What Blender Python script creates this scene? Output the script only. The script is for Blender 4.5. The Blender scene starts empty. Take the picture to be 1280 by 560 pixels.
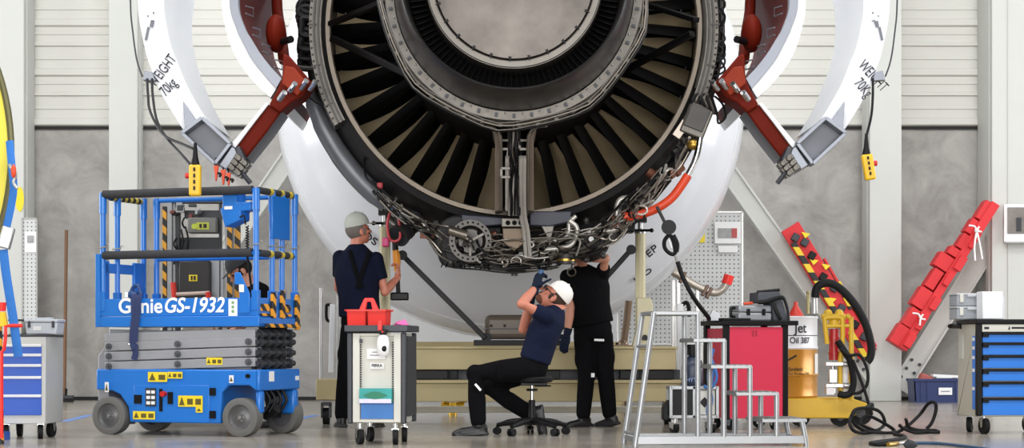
import bpy, bmesh, math, random
from mathutils import Vector, Matrix
PI = math.pi
scene = bpy.context.scene
COL = scene.collection
# ---------------------------------------------------------------- camera
F = 2350.0; CH = 0.70; HY = 434.0          # focal length in px, camera height, horizon row
cam_d = bpy.data.cameras.new('camera'); cam = bpy.data.objects.new('camera', cam_d); COL.objects.link(cam)
cam.location = (0, 0, CH); cam.rotation_euler = (PI/2, 0, 0)
cam_d.sensor_width = 36; cam_d.lens = F/1280*36; cam_d.shift_y = (HY-280)/1280; cam_d.clip_end = 200
scene.camera = cam
scene.view_settings.view_transform = 'Standard'; scene.view_settings.look = 'None'
scene.view_settings.exposure = 0.0; scene.view_settings.gamma = 1; scene.view_settings.use_curve_mapping = False
# ---------------------------------------------------------------- world and lamps
w = bpy.data.worlds.new('world'); scene.world = w; w.use_nodes = True
w.node_tree.nodes['Background'].inputs[0].default_value = (0.93, 0.96, 1.0, 1)
w.node_tree.nodes['Background'].inputs[1].default_value = 0.5
def area(loc, rot, sx, sy, power, col=(1, 1, 1)):
    d = bpy.data.lights.new('hangar_and_fill_light', 'AREA'); d.shape = 'RECTANGLE'; d.size = sx; d.size_y = sy; d.energy = power; d.color = col
    o = bpy.data.objects.new('hangar_and_fill_light', d); COL.objects.link(o); o.location = loc; o.rotation_euler = rot
    return o
for lx in (-6.5, 0, 6.5):
    area((lx, 8.5, 9.5), (math.radians(32), 0, 0), 3.5, 2.0, 330)
    area((lx, 15.5, 10.5), (math.radians(20), 0, 0), 3.5, 2.0, 330)
area((0, -6, 2.9), (math.radians(88), 0, 0), 18, 5, 2500, (1, .985, .97))
for sx_w in (-1, 1): area((sx_w*15.7, 18, 3.6), (PI/2, 0, sx_w*PI/2), 9, 5, 1100, (.95, .97, 1))       # side fill lamps, added together with made-up windows      # line above: low frontal fill, added behind the viewer
# ---------------------------------------------------------------- helpers
def at(x, y, D): return Vector(((x-640)*D/F, D, CH+(HY-y)*D/F))
def lin(h):
    h = h.lstrip('#'); r = []
    for i in (0, 2, 4):
        c = int(h[i:i+2], 16)/255; r.append(c/12.92 if c <= .04045 else ((c+.055)/1.055)**2.4)
    return (*r, 1)
MATS = {}
def mat(name, col, rough=.5, metal=0, var=.12, scale=6, bump=0, bscale=40, emit=0, spec=.5, coat=0, alpha=1):
    if name in MATS: return MATS[name]
    m = bpy.data.materials.new(name); m.use_nodes = True; MATS[name] = m
    nt = m.node_tree; N = nt.nodes; L = nt.links; b = N['Principled BSDF']
    c = lin(col)
    tc = N.new('ShaderNodeTexCoord'); nz = N.new('ShaderNodeTexNoise'); nz.inputs['Scale'].default_value = scale
    nz.inputs['Detail'].default_value = 6; nz.inputs['Roughness'].default_value = .6
    L.new(tc.outputs['Object'], nz.inputs['Vector'])
    mx = N.new('ShaderNodeMix'); mx.data_type = 'RGBA'
    mx.inputs[6].default_value = tuple(v*(1-var) for v in c[:3])+(1,); mx.inputs[7].default_value = tuple(min(1, v*(1+var)) for v in c[:3])+(1,)
    L.new(nz.outputs['Fac'], mx.inputs[0]); L.new(mx.outputs[2], b.inputs['Base Color'])
    b.inputs['Roughness'].default_value = rough; b.inputs['Metallic'].default_value = metal
    b.inputs['Specular IOR Level'].default_value = spec; b.inputs['Coat Weight'].default_value = coat
    if emit: b.inputs['Emission Color'].default_value = c; b.inputs['Emission Strength'].default_value = emit
    if bump:
        n2 = N.new('ShaderNodeTexNoise'); n2.inputs['Scale'].default_value = bscale; n2.inputs['Detail'].default_value = 4
        bp = N.new('ShaderNodeBump'); bp.inputs['Strength'].default_value = bump; bp.inputs['Distance'].default_value = .01
        L.new(tc.outputs['Object'], n2.inputs['Vector']); L.new(n2.outputs['Fac'], bp.inputs['Height']); L.new(bp.outputs[0], b.inputs['Normal'])
    if alpha < 1: b.inputs['Transmission Weight'].default_value = 1-alpha
    return m
def nd(nt, t, **k):
    n = nt.nodes.new(t)
    for a, v in k.items(): setattr(n, a, v)
    return n
def stripe(name, a='#e0a020', b='#16161a', vec=(1, 0, 1), k=9):
    """hazard stripes in object space"""
    m = mat(name, a, .5, 0, .05); nt = m.node_tree; L = nt.links; bs = nt.nodes['Principled BSDF']
    tc = nd(nt, 'ShaderNodeTexCoord'); vm = nd(nt, 'ShaderNodeVectorMath', operation='DOT_PRODUCT')
    vm.inputs[1].default_value = vec; L.new(tc.outputs['Object'], vm.inputs[0])
    m1 = nd(nt, 'ShaderNodeMath', operation='MULTIPLY'); m1.inputs[1].default_value = k; L.new(vm.outputs['Value'], m1.inputs[0])
    m2 = nd(nt, 'ShaderNodeMath', operation='FRACT'); L.new(m1.outputs[0], m2.inputs[0])
    m3 = nd(nt, 'ShaderNodeMath', operation='GREATER_THAN'); m3.inputs[1].default_value = .5; L.new(m2.outputs[0], m3.inputs[0])
    mx = nd(nt, 'ShaderNodeMix', data_type='RGBA'); mx.inputs[6].default_value = lin(a); mx.inputs[7].default_value = lin(b)
    L.new(m3.outputs[0], mx.inputs[0]); L.new(mx.outputs[2], bs.inputs['Base Color'])
    return m
def pegmat(name, col='#cfd1d0', hole='#4a4a4a', pitch=.075, r=.17):
    m = mat(name, col, .5, 0, .03); nt = m.node_tree; L = nt.links; bs = nt.nodes['Principled BSDF']
    tc = nd(nt, 'ShaderNodeTexCoord'); s = nd(nt, 'ShaderNodeVectorMath', operation='SCALE'); s.inputs['Scale'].default_value = 1/pitch
    L.new(tc.outputs['Object'], s.inputs[0]); fr = nd(nt, 'ShaderNodeVectorMath', operation='FRACTION'); L.new(s.outputs[0], fr.inputs[0])
    sb = nd(nt, 'ShaderNodeVectorMath', operation='SUBTRACT'); sb.inputs[1].default_value = (.5, .5, .5); L.new(fr.outputs[0], sb.inputs[0])
    mu = nd(nt, 'ShaderNodeVectorMath', operation='MULTIPLY'); mu.inputs[1].default_value = (1, 0, 1); L.new(sb.outputs[0], mu.inputs[0])
    ln = nd(nt, 'ShaderNodeVectorMath', operation='LENGTH'); L.new(mu.outputs[0], ln.inputs[0])
    lt = nd(nt, 'ShaderNodeMath', operation='LESS_THAN'); lt.inputs[1].default_value = r; L.new(ln.outputs['Value'], lt.inputs[0])
    mx = nd(nt, 'ShaderNodeMix', data_type='RGBA'); mx.inputs[6].default_value = lin(col); mx.inputs[7].default_value = lin(hole)
    L.new(lt.outputs[0], mx.inputs[0]); L.new(mx.outputs[2], bs.inputs['Base Color'])
    return m
WM = {}                                     # world matrices of the things built so far
def tag(o, label, cat=None, group=None, kind=None):
    if label: o['label'] = label
    if cat: o['category'] = cat
    if group: o['group'] = group
    if kind: o['kind'] = kind
    return o
def thing(name, label, cat, loc=(0, 0, 0), rotz=0, group=None):
    o = bpy.data.objects.new(name, None); COL.objects.link(o); o.location = loc; o.rotation_euler = (0, 0, rotz); o.empty_display_size = .1
    WM[o.name] = Matrix.Translation(Vector(loc)) @ Matrix.Rotation(rotz, 4, 'Z')
    return tag(o, label, cat, group)
def smooth_path(pts, k=6, closed=False):
    pts = [Vector(p) for p in pts]; n = len(pts); out = []
    if n < 3: return pts
    rng = range(n) if closed else range(n-1)
    for i in rng:
        if closed: p0, p1, p2, p3 = pts[(i-1) % n], pts[i], pts[(i+1) % n], pts[(i+2) % n]
        else: p0, p1, p2, p3 = pts[max(i-1, 0)], pts[i], pts[i+1], pts[min(i+2, n-1)]
        for j in range(k):
            t = j/k
            out.append(.5*((2*p1)+(-p0+p2)*t+(2*p0-5*p1+4*p2-p3)*t*t+(-p0+3*p1-3*p2+p3)*t**3))
    if not closed: out.append(pts[-1])
    return out
class MB:
    def __init__(s): s.bm = bmesh.new()
    def _f(s, vs, m):
        try:
            f = s.bm.faces.new(vs); f.material_index = m; return f
        except ValueError: return None
    def box(s, c, size, rot=None, m=0):
        c = Vector(c); h = Vector(size)/2; R = rot if rot is not None else Matrix.Identity(3)
        vs = [s.bm.verts.new(c + R @ Vector((a*h.x, b*h.y, d*h.z))) for a in (-1, 1) for b in (-1, 1) for d in (-1, 1)]
        for q in ((0, 1, 3, 2), (4, 6, 7, 5), (0, 4, 5, 1), (2, 3, 7, 6), (0, 2, 6, 4), (1, 5, 7, 3)): s._f([vs[i] for i in q], m)
        return s
    def bb(s, x0, x1, y0, y1, z0, z1, m=0): return s.box(((x0+x1)/2, (y0+y1)/2, (z0+z1)/2), (abs(x1-x0), abs(y1-y0), abs(z1-z0)), m=m)
    def bar(s, p0, p1, wd, hd, up=(0, 0, 1), m=0):
        p0 = Vector(p0); p1 = Vector(p1); d = (p1-p0); L = d.length; d.normalize(); up = Vector(up)
        if abs(d.dot(up)) > .98: up = Vector((0, 1, 0))
        x = d; y = up.cross(x).normalized(); z = x.cross(y)
        R = Matrix((x, y, z)).transposed()
        return s.box((p0+p1)/2, (L, wd, hd), R, m)
    def tube(s, pts, r, n=10, closed=False, m=0, caps=True, sm=0, el=None, up=None):
        if sm: pts = smooth_path(pts, sm, closed)
        pts = [Vector(p) for p in pts]; k = len(pts)
        rs = r if isinstance(r, (list, tuple)) else None
        if rs and len(rs) != k: rs = [rs[0]+(rs[-1]-rs[0])*i/(k-1) if len(rs) == 2 else rs[min(len(rs)-1, int(round(i*(len(rs)-1)/(k-1))))] for i in range(k)]
        rings = []; prev = None
        for i, p in enumerate(pts):
            a = pts[(i-1) % k] if closed or i > 0 else p; b = pts[(i+1) % k] if closed or i < k-1 else p
            t = (b-a)
            if t.length < 1e-9: t = Vector((0, 0, 1))
            t.normalize()
            if prev is None:
                ref = Vector(up) if up else (Vector((0, 0, 1)) if abs(t.z) < .9 else Vector((1, 0, 0)))
                nrm = (ref - t*ref.dot(t)).normalized()
            else:
                nrm = prev - t*prev.dot(t)
                nrm = nrm.normalized() if nrm.length > 1e-6 else t.orthogonal().normalized()
            prev = nrm; bn = t.cross(nrm); rr = rs[i] if rs else r
            ra, rb = (rr, rr*el) if el else ((rr if not isinstance(rr, tuple) else rr[0]), (rr if not isinstance(rr, tuple) else rr[1]))
            rings.append([s.bm.verts.new(p + nrm*math.cos(2*PI*j/n)*ra + bn*math.sin(2*PI*j/n)*rb) for j in range(n)])
        for i in range(k if closed else k-1):
            A = rings[i]; B = rings[(i+1) % k]
            for j in range(n): s._f([A[j], A[(j+1) % n], B[(j+1) % n], B[j]], m)
        if caps and not closed: s._f(rings[0][::-1], m); s._f(rings[-1], m)
        return s
    def cyl(s, p0, p1, r0, r1=None, n=20, m=0): return s.tube([p0, p1], [r0, r0 if r1 is None else r1], n, m=m)
    def ell(s, c, r, n=14, R=None, m=0):
        c = Vector(c); r = (r, r, r) if not hasattr(r, '__len__') else r; R = R if R is not None else Matrix.Identity(3)
        rows = []
        for i in range(1, n):
            ph = PI*i/n
            rows.append([s.bm.verts.new(c + R @ Vector((r[0]*math.sin(ph)*math.cos(2*PI*j/(n+2)), r[1]*math.sin(ph)*math.sin(2*PI*j/(n+2)), r[2]*math.cos(ph)))) for j in range(n+2)])
        t = s.bm.verts.new(c+R @ Vector((0, 0, r[2]))); b = s.bm.verts.new(c-R @ Vector((0, 0, r[2]))); q = n+2
        for j in range(q):
            s._f([t, rows[0][j], rows[0][(j+1) % q]], m); s._f([b, rows[-1][(j+1) % q], rows[-1][j]], m)
            for i in range(len(rows)-1): s._f([rows[i][j], rows[i+1][j], rows[i+1][(j+1) % q], rows[i][(j+1) % q]], m)
        return s
    def lathe(s, prof, c, n=64, a0=0, a1=2*PI, axis='Y', closed=False, m=0):
        """prof: (t along axis, radius)"""
        full = abs(a1-a0-2*PI) < 1e-6; k = n if full else n+1; rows = []
        for t, r in prof:
            row = []
            for j in range(k):
                a = a0+(a1-a0)*j/n; u, v = r*math.cos(a), r*math.sin(a)
                p = (c[0]+u, t, c[2]+v) if axis == 'Y' else ((c[0]+u, c[1]+v, t) if axis == 'Z' else (t, c[1]+u, c[2]+v))
                row.append(s.bm.verts.new(p))
            rows.append(row)
        K = len(rows)
        for i in range(K if closed else K-1):
            A = rows[i]; B = rows[(i+1) % K]
            for j in range(n):
                s._f([A[j], A[(j+1) % k], B[(j+1) % k], B[j]], m)
        if not full and closed: s._f([r[0] for r in rows], m); s._f([r[-1] for r in rows][::-1], m)
        bmesh.ops.remove_doubles(s.bm, verts=s.bm.verts, dist=1e-5) if any(r < 1e-6 for _, r in prof) else None
        return s
    def prism(s, poly, vec, m=0):
        A = [s.bm.verts.new(Vector(p)) for p in poly]; B = [s.bm.verts.new(Vector(p)+Vector(vec)) for p in poly]; n = len(A)
        s._f(A, m); s._f(B[::-1], m)
        for i in range(n): s._f([A[i], B[i], B[(i+1) % n], A[(i+1) % n]], m)
        return s
    def slab(s, a, b, vec, m=(0, 0, 0)):
        """band between polylines a and b (same length) extruded by vec; m=(front, a-side, b-side)"""
        vec = Vector(vec); n = len(a)
        A = [s.bm.verts.new(Vector(p)) for p in a]; B = [s.bm.verts.new(Vector(p)) for p in b]
        A2 = [s.bm.verts.new(Vector(p)+vec) for p in a]; B2 = [s.bm.verts.new(Vector(p)+vec) for p in b]
        for i in range(n-1):
            s._f([A[i], A[i+1], B[i+1], B[i]], m[0]); s._f([A2[i], B2[i], B2[i+1], A2[i+1]], m[0])
            s._f([A[i], A2[i], A2[i+1], A[i+1]], m[1]); s._f([B[i], B[i+1], B2[i+1], B2[i]], m[2])
        s._f([A[0], B[0], B2[0], A2[0]], m[0]); s._f([A[-1], A2[-1], B2[-1], B[-1]], m[0])
        return s
    def build(s, name, mats, parent=None, world=True, bevel=0, angle=40, loc=None, remesh=0, smooth=True, subd=0):
        me = bpy.data.meshes.new(name); o = bpy.data.objects.new(name, me); COL.objects.link(o)
        bmesh.ops.recalc_face_normals(s.bm, faces=s.bm.faces)
        if parent is not None:
            W = WM[parent.name]
            if world: s.bm.transform(W.inverted())
            o.parent = parent; WM[o.name] = W
        else:
            if loc is None:
                xs = [v.co for v in s.bm.verts]
                loc = Vector(((min(c.x for c in xs)+max(c.x for c in xs))/2, (min(c.y for c in xs)+max(c.y for c in xs))/2, min(c.z for c in xs)))
            loc = Vector(loc)
            if world: s.bm.transform(Matrix.Translation(-loc))
            o.location = loc; WM[o.name] = Matrix.Translation(loc)
        s.bm.to_mesh(me); s.bm.free()
        for mm in (mats if isinstance(mats, (list, tuple)) else [mats]): me.materials.append(mm)
        if smooth:
            me.shade_smooth()
            if not remesh: me.set_sharp_from_angle(angle=math.radians(angle))
        if bevel:
            b = o.modifiers.new('bevel', 'BEVEL'); b.width = bevel; b.segments = 2; b.limit_method = 'ANGLE'; b.angle_limit = math.radians(40); b.harden_normals = False
        if remesh:
            r = o.modifiers.new('remesh', 'REMESH'); r.mode = 'VOXEL'; r.voxel_size = remesh; r.use_smooth_shade = True
            q = o.modifiers.new('smooth', 'SMOOTH'); q.factor = .5; q.iterations = 3
        if subd:
            q = o.modifiers.new('subd', 'SUBSURF'); q.levels = subd; q.render_levels = subd
        return o
def struct(name, mb, m, **k):
    o = mb.build(name, m, **k); o['kind'] = 'structure'; return o
def text(s, size, m, parent, loc, rot=(PI/2, 0, 0), ext=.0012, bold=0, shear=0, sx=1, name='lettering', world=True, align='LEFT', basis=None):
    """lettering as a thin mesh; in parent's local frame unless world"""
    c = bpy.data.curves.new('t', 'FONT'); c.body = s; c.size = size; c.extrude = ext; c.offset = bold; c.shear = shear; c.align_x = align
    t = bpy.data.objects.new('t', c); COL.objects.link(t)
    dg = bpy.context.evaluated_depsgraph_get(); dg.update()
    me = bpy.data.meshes.new_from_object(t.evaluated_get(dg)); bpy.data.objects.remove(t); bpy.data.curves.remove(c)
    from mathutils import Euler
    R = basis.to_4x4() if basis is not None else Euler(rot).to_matrix().to_4x4()
    me.transform(Matrix.Translation(Vector(loc)) @ R @ Matrix.Diagonal((sx, 1, 1, 1)))
    W = WM[parent.name]
    if world: me.transform(W.inverted())
    me.materials.clear(); me.materials.append(m)
    o = bpy.data.objects.new(name, me); COL.objects.link(o); o.parent = parent; WM[o.name] = W
    return o
def copy_tree(o, parent=None):
    c = o.copy(); COL.objects.link(c); c.parent = parent
    for ch in [q for q in bpy.data.objects if q.parent == o]: copy_tree(ch, c)
    return c
# ---------------------------------------------------------------- common materials
M_white = mat('white_paint', '#e9ebee', .28, 0, .03, 3)
M_black = mat('black_plastic', '#0d0d0f', .45, 0, .1, spec=.25)
M_rubber = mat('black_rubber', '#131314', .65, 0, .1, spec=.25)
M_steel = mat('brushed_steel', '#b4b4b2', .35, .8, .08)
M_chrome = mat('chrome', '#d5d5d5', .15, 1, .02)
M_alu = mat('aluminium', '#9c9ea0', .38, .6, .12)
M_dgrey = mat('dark_grey_metal', '#3b3d42', .45, .4, .12)
M_red = mat('red_plastic', '#e02a22', .4, 0, .05)
M_haz = stripe('hazard_stripe')
M_label = mat('yellow_label', '#e9cf26', .5, 0, .03)
M_wlabel = mat('white_label', '#e8e8e8', .5, 0, .03)
M_ink = mat('black_ink', '#15151a', .6, 0, .02)
M_beige = mat('beige_paint', '#c2b384', .5, 0, .1, 4)
# ================================================================ THE HALL
YW = 24.9
def concrete(name, c1, c2, c3, rough, scale, bump=.15, spec=.5, rvar=0):
    m = bpy.data.materials.new(name); m.use_nodes = True; nt = m.node_tree; L = nt.links; b = nt.nodes['Principled BSDF']
    tc = nd(nt, 'ShaderNodeTexCoord')
    n1 = nd(nt, 'ShaderNodeTexNoise'); n1.inputs['Scale'].default_value = scale; n1.inputs['Detail'].default_value = 9; n1.inputs['Roughness'].default_value = .68; n1.inputs['Distortion'].default_value = .6
    L.new(tc.outputs['Object'], n1.inputs['Vector'])
    r = nd(nt, 'ShaderNodeValToRGB'); e = r.color_ramp.elements; e[0].position = .3; e[0].color = lin(c1); e[1].position = .7; e[1].color = lin(c3)
    k = e.new(.5); k.color = lin(c2)
    L.new(n1.outputs['Fac'], r.inputs[0]); L.new(r.outputs[0], b.inputs['Base Color'])
    n2 = nd(nt, 'ShaderNodeTexNoise'); n2.inputs['Scale'].default_value = scale*12; n2.inputs['Detail'].default_value = 5
    L.new(tc.outputs['Object'], n2.inputs['Vector'])
    bp = nd(nt, 'ShaderNodeBump'); bp.inputs['Strength'].default_value = bump; bp.inputs['Distance'].default_value = .004
    L.new(n2.outputs['Fac'], bp.inputs['Height']); L.new(bp.outputs[0], b.inputs['Normal'])
    if rvar:
        mr = nd(nt, 'ShaderNodeMapRange'); mr.inputs[3].default_value = rough-rvar; mr.inputs[4].default_value = rough+rvar
        L.new(n1.outputs['Fac'], mr.inputs[0]); L.new(mr.outputs[0], b.inputs['Roughness'])
    else: b.inputs['Roughness'].default_value = rough
    b.inputs['Specular IOR Level'].default_value = spec
    return m
M_floor = concrete('floor_concrete', '#7d776d', '#979086', '#aaa398', .2, 1.1, .1, .6, .08)
M_conc = concrete('wall_concrete', '#8f8c88', '#a5a29e', '#b9b7b2', .8, 1.9)
M_clad = mat('white_cladding', '#d0cfc8', .45, 0, .03, 2)
M_col = mat('column_white', '#c2c3be', .6, 0, .06, 1.5, .1)
M_gap = mat('dark_gap', '#202020', .8)
struct('floor', MB().bb(-16, 16, -8, YW+.2, -.1, 0), M_floor)
zc = at(0, 160, YW).z
b = MB()
xs = [-16]+[at(x, 0, YW).x for x in (30, 174, 520, 1083, 1245)]+[16]
for a, c in zip(xs, xs[1:]): b.bb(a+.008, c-.008, YW, YW+.2, 0, zc-.01)
struct('wall_back', b, M_conc, bevel=.004)
# ribbed metal cladding above the concrete, one folded sheet profile
b = MB(); per = 62*YW/F; prof = []
z = zc+.02
while z < 9.5:
    for dz, dy in ((0, 0), (.02, -.035), (.10, -.035), (.115, 0), (.22, 0), (.228, -.012), (.25, -.012), (.258, 0), (.40, 0), (.408, -.03), (.455, -.03), (.463, 0), (.55, 0), (.557, -.012), (.58, -.012), (.587, 0)):
        prof.append((YW-.02+dy, z+dz*per/.657))
    z += per
A = [(-16, y, z) for y, z in prof]; B = [(16, y, z) for y, z in prof]
va = [b.bm.verts.new(p) for p in A]; vb = [b.bm.verts.new(p) for p in B]
for i in range(len(va)-1): b._f([va[i], va[i+1], vb[i+1], vb[i]], 0)
v2 = [b.bm.verts.new(q) for q in ((-16, YW+.2, prof[-1][1]), (16, YW+.2, prof[-1][1]), (16, YW+.2, prof[0][1]), (-16, YW+.2, prof[0][1]))]
b._f([va[-1], vb[-1], v2[1], v2[0]], 0); b._f([va[0], vb[0], v2[2], v2[3]], 0); b._f(v2, 0)
struct('wall_upper', b, M_clad, angle=10)
cw0, cw1 = at(470, 0, YW).x, at(774, 0, YW).x
struct('wall_centre', MB().bb(cw0, cw1, YW-.012, YW+.01, .05, zc-.03), mat('wall_white', '#d6d6d6', .6, 0, .04, 1))
struct('trim_1', MB().bb(-16, 16, YW-.03, YW+.1, zc-.02, zc+.02), M_gap)
struct('baseboard_back', MB().bb(-16, 16, YW-.03, YW-.002, 0, .045), M_gap)
struct('wall_left', MB().bb(-16.2, -16, -8, YW+.2, 0, 9.5), M_conc)
struct('wall_right', MB().bb(16, 16.2, -8, YW+.2, 0, 9.5), M_conc)
for k, xw in enumerate((-15.95, 15.95)):  # invented frames, added to go with the side fill lamps
    b = MB()
    for z in (1.0, 6.2): b.bb(xw-.06, xw+.06, 13.4, 22.6, z-.06, z+.06)
    for y in (13.4, 16.45, 19.55, 22.6): b.bb(xw-.06, xw+.06, y-.05, y+.05, 1.0, 6.2)
    struct('added_window_%d' % (k+1), b, M_clad)
# columns
n = 2
for x0, x1, D, dep in ((-22, 30, 24.3, .55), (136, 172, 24.5, .4), (1087, 1127, 24.3, .55), (1240, 1296, 24.1, .75)):
    q0 = at(x0, 0, D).x; q1 = at(x1, 0, D).x; b = MB().bb(q0, q1, D, D+dep, 0, 9.5)
    b.bb(q0-.012, q1+.012, D+.12, D+.16, 0, 9.5)
    if D < 24.2: b.bb(q0+.2, q0+.215, D-.01, D, 0, 9.5)
    struct('trim_%d' % n, b, M_col, bevel=.01); n += 1
# diagonal braces running from the column feet
def brace(p0, p1, wpx, D, bolts):
    global n
    a = at(*p0, D); c = at(*p1, D); d = (c-a).normalized(); nr = Vector((-d.z, 0, d.x)); b = MB()
    wd = wpx*D/F
    b.bar(a, c, .16, wd*.75, up=nr); b.bar(a+nr*wd*.42, c+nr*wd*.42, .22, .03, up=nr); b.bar(a-nr*wd*.42, c-nr*wd*.42, .22, .03, up=nr)
    for t in bolts:
        for sx in (-.22, .22): b.cyl(a+d*t+nr*wd*sx-Vector((0, .1, 0)), a+d*t+nr*wd*sx, .022, n=8, m=1)
    o = struct('trim_%d' % n, b, [M_col, M_dgrey], bevel=.004); n += 1; return o
brace((1096, 478), (870, 160), 24, 24.5, (.12, .25, .38))
brace((1122, 486), (1262, 262), 26, 24.5, (.15, .28, .41))
brace((176, 470), (395, 150), 24, 24.5, (.12, .25))
# conduits beside the columns
for x, y0, y1 in ((177, 160, 500), (1083, 190, 380)):
    b = MB(); b.tube([at(x, y0, 24.8), at(x, y1, 24.8)], .018, 8)
    for k in range(3): b.box(at(x, y0+40+k*60, 24.82), (.07, .05, .03))
    tag(b.build('conduit', M_steel), 'thin grey conduit on the wall beside the %s white column' % ('left' if x < 600 else 'right-hand'), 'conduit')

# pegboards
M_peg = pegmat('pegboard_white', '#c9cbca', '#6d6d6c', pitch=.052, r=.19)
def pegboard(x0, y0, x1, y1, D, label):
    r = thing('pegboard', label, 'pegboard', at((x0+x1)/2, y1, D))
    MB().bb(at(x0, 0, D).x, at(x1, 0, D).x, D, D+.02, at(0, y1, D).z, at(0, y0, D).z).build('board', M_peg, r)
    f = MB(); X0, X1, Z0, Z1 = at(x0, 0, D).x, at(x1, 0, D).x, at(0, y1, D).z, at(0, y0, D).z
    for a, c in (((X0, D, Z0), (X1, D, Z0)), ((X1, D, Z0), (X1, D, Z1)), ((X1, D, Z1), (X0, D, Z1)), ((X0, D, Z1), (X0, D, Z0))): f.bar(a, c, .02, .02)
    f.build('frame', M_steel, r); return r
pegboard(28, 273, 46, 502, 24.3, 'narrow pegboard beside the white column at the far left')
pg = pegboard(772, 265, 928, 430, 22.6, 'large perforated white tool board behind the red cabinet')
st = MB()
for x in (845, 876, 905, 925): st.bb(at(x, 0, 22.7).x-.02, at(x, 0, 22.7).x+.02, 22.65, 22.69, 0, at(0, 430, 22.6).z)
st.build('leg', M_steel, pg)
b = MB(); b.bb(*(at(894, 0, 22.5).x, at(927, 0, 22.5).x), 22.56, 22.575, at(0, 304, 22.5).z, at(0, 277, 22.5).z)
o = b.build('notice', M_wlabel); tag(o, 'white framed notice with grey and red diagram on the large tool board', 'notice')
c = MB(); c.bb(at(898, 0, 22.5).x, at(915, 0, 22.5).x, 22.55, 22.558, at(0, 297, 22.5).z, at(0, 285, 22.5).z)
c.build('grey_drawing', mat('print_grey', '#9a9a9a', .6, 0, .4, 30), o)
c = MB(); c.bb(at(915, 0, 22.5).x, at(922, 0, 22.5).x, 22.55, 22.558, at(0, 297, 22.5).z, at(0, 285, 22.5).z)
c.build('red_drawing', mat('print_red', '#b05050', .6, 0, .5, 40), o)
b = MB(); b.bb(at(899, 0, 22.5).x, at(923, 0, 22.5).x, 22.56, 22.575, at(0, 315, 22.5).z, at(0, 307, 22.5).z)
tag(b.build('label_strip', M_wlabel), 'pale label strip below the framed notice on the tool board', 'label')
b = MB(); b.prism([at(873, 303, 22.58), at(881, 290, 22.58), at(881, 303, 22.58)], (0, .02, 0))
tag(b.build('sticker', M_label), 'small yellow triangle sticker on the large tool board', 'sticker')
b = MB(); b.bb(at(29, 0, 24.2).x, at(43, 0, 24.2).x, 24.285, 24.299, at(0, 315, 24.2).z, at(0, 289, 24.2).z)
o = b.build('notice', M_wlabel); tag(o, 'white paper sheet pinned on the narrow far-left pegboard', 'notice')
MB().bb(at(32, 0, 24.2).x, at(40, 0, 24.2).x, 24.275, 24.284, at(0, 303, 24.2).z, at(0, 294, 24.2).z).build('printed_picture', mat('print_grey', '#9a9a9a'), o)
b = MB(); cc = at(24.5, 249, 24.29)
b.prism([cc+Vector((.055*math.cos(a), 0, .16*math.sin(a))) for a in [2*PI*i/24 for i in range(24)]], (0, .01, 0))
o = b.build('sticker', M_label); tag(o, 'yellow oval sticker on the edge of the far left column', 'sticker')
# poster on the right column
b = MB(); b.bb(at(1256, 0, 24).x, at(1300, 0, 24).x, 24.03, 24.05, at(0, 302, 24).z, at(0, 255, 24).z)
o = b.build('poster', M_wlabel); tag(o, 'black and white picture in white frame hung on the right column', 'poster')
MB().bb(at(1260, 0, 24).x, at(1297, 0, 24).x, 24.02, 24.028, at(0, 292, 24).z, at(0, 259, 24).z).build('printed_picture', mat('print_photo', '#77716c', .5, 0, .75, 5), o)
MB().bb(at(1271, 0, 24).x, at(1277, 0, 24).x, 24.01, 24.018, at(0, 289, 24).z, at(0, 272, 24).z).build('dark_shape', M_dgrey, o)
MB().bb(at(1256, 0, 24).x, at(1300, 0, 24).x, 23.97, 24.05, at(0, 302, 24).z-.02, at(0, 302, 24).z).build('ledge', M_steel, o)
# broom leaning by the back wall
r = thing('broom', 'brown wooden broom standing upright against the left concrete wall', 'broom', at(81, 503, 24.0))
b = MB(); b.tube([at(80.5, 494, 24.0), at(83, 288, 24.45)], .022, 10); b.build('handle', mat('broom_wood', '#6b4a2e', .6), r)
b = MB(); b.tube([at(80.5, 500, 24.0), at(81, 486, 24.03)], .035, 10); b.build('socket', M_black, r)
z0 = at(0, 500, 24).z; x0 = at(81, 0, 24).x
MB().bb(x0-.11, x0+.11, 23.96, 24.04, .04, .085).build('head', M_dgrey, r, bevel=.008)
MB().bb(x0-.11, x0+.11, 23.965, 24.035, 0, .042).build('bristles', M_black, r)

# large white inlet cowl behind the engine (rounded, closed nose)
r = thing('engine_cowling', 'huge round white engine cowling standing behind the jet engine', 'cowling', (at(638, 0, 20.2).x, 21.0, 0))
Dn = 20.2; cz = at(0, 127, Dn).z; cx = at(638, 0, Dn).x; R = 293*Dn/F
pr = [(18.62, 0), (18.64, .5), (18.72, 1.0), (18.9, 1.5), (19.15, 1.95), (19.45, 2.25), (19.8, 2.44), (20.2, 2.519), (20.7, 2.55), (21.6, 2.5), (21.6, 2.3), (21.5, 0)]
k = R/2.519; pr = [(t, q*k) for t, q in pr]
MB().lathe(pr, (cx, 0, cz), 96).build('cowl_skin', mat('cowl_white', '#e4e7ee', .22, 0, .02, 1, coat=.3), r, angle=50)
b = MB()
for rr in (2.42,):
    y = 19.77
    b.lathe([(y-.012, rr*k-.012), (y-.018, rr*k), (y+.01, rr*k+.012)], (cx, 0, cz), 96)
b.build('seam_ring', M_white, r)
b = MB()
for x in (-1.2, 1.2): b.bar((cx+x, 20.6, 0), (cx+x, 20.6, .75), .1, .1); b.bar((cx+x, 20.0, .05), (cx+x, 21.4, .05), .1, .1)
b.bar((cx-1.2, 20.6, .72), (cx+1.2, 20.6, .72), .1, .08)
b.build('cradle', M_beige, r)
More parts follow.
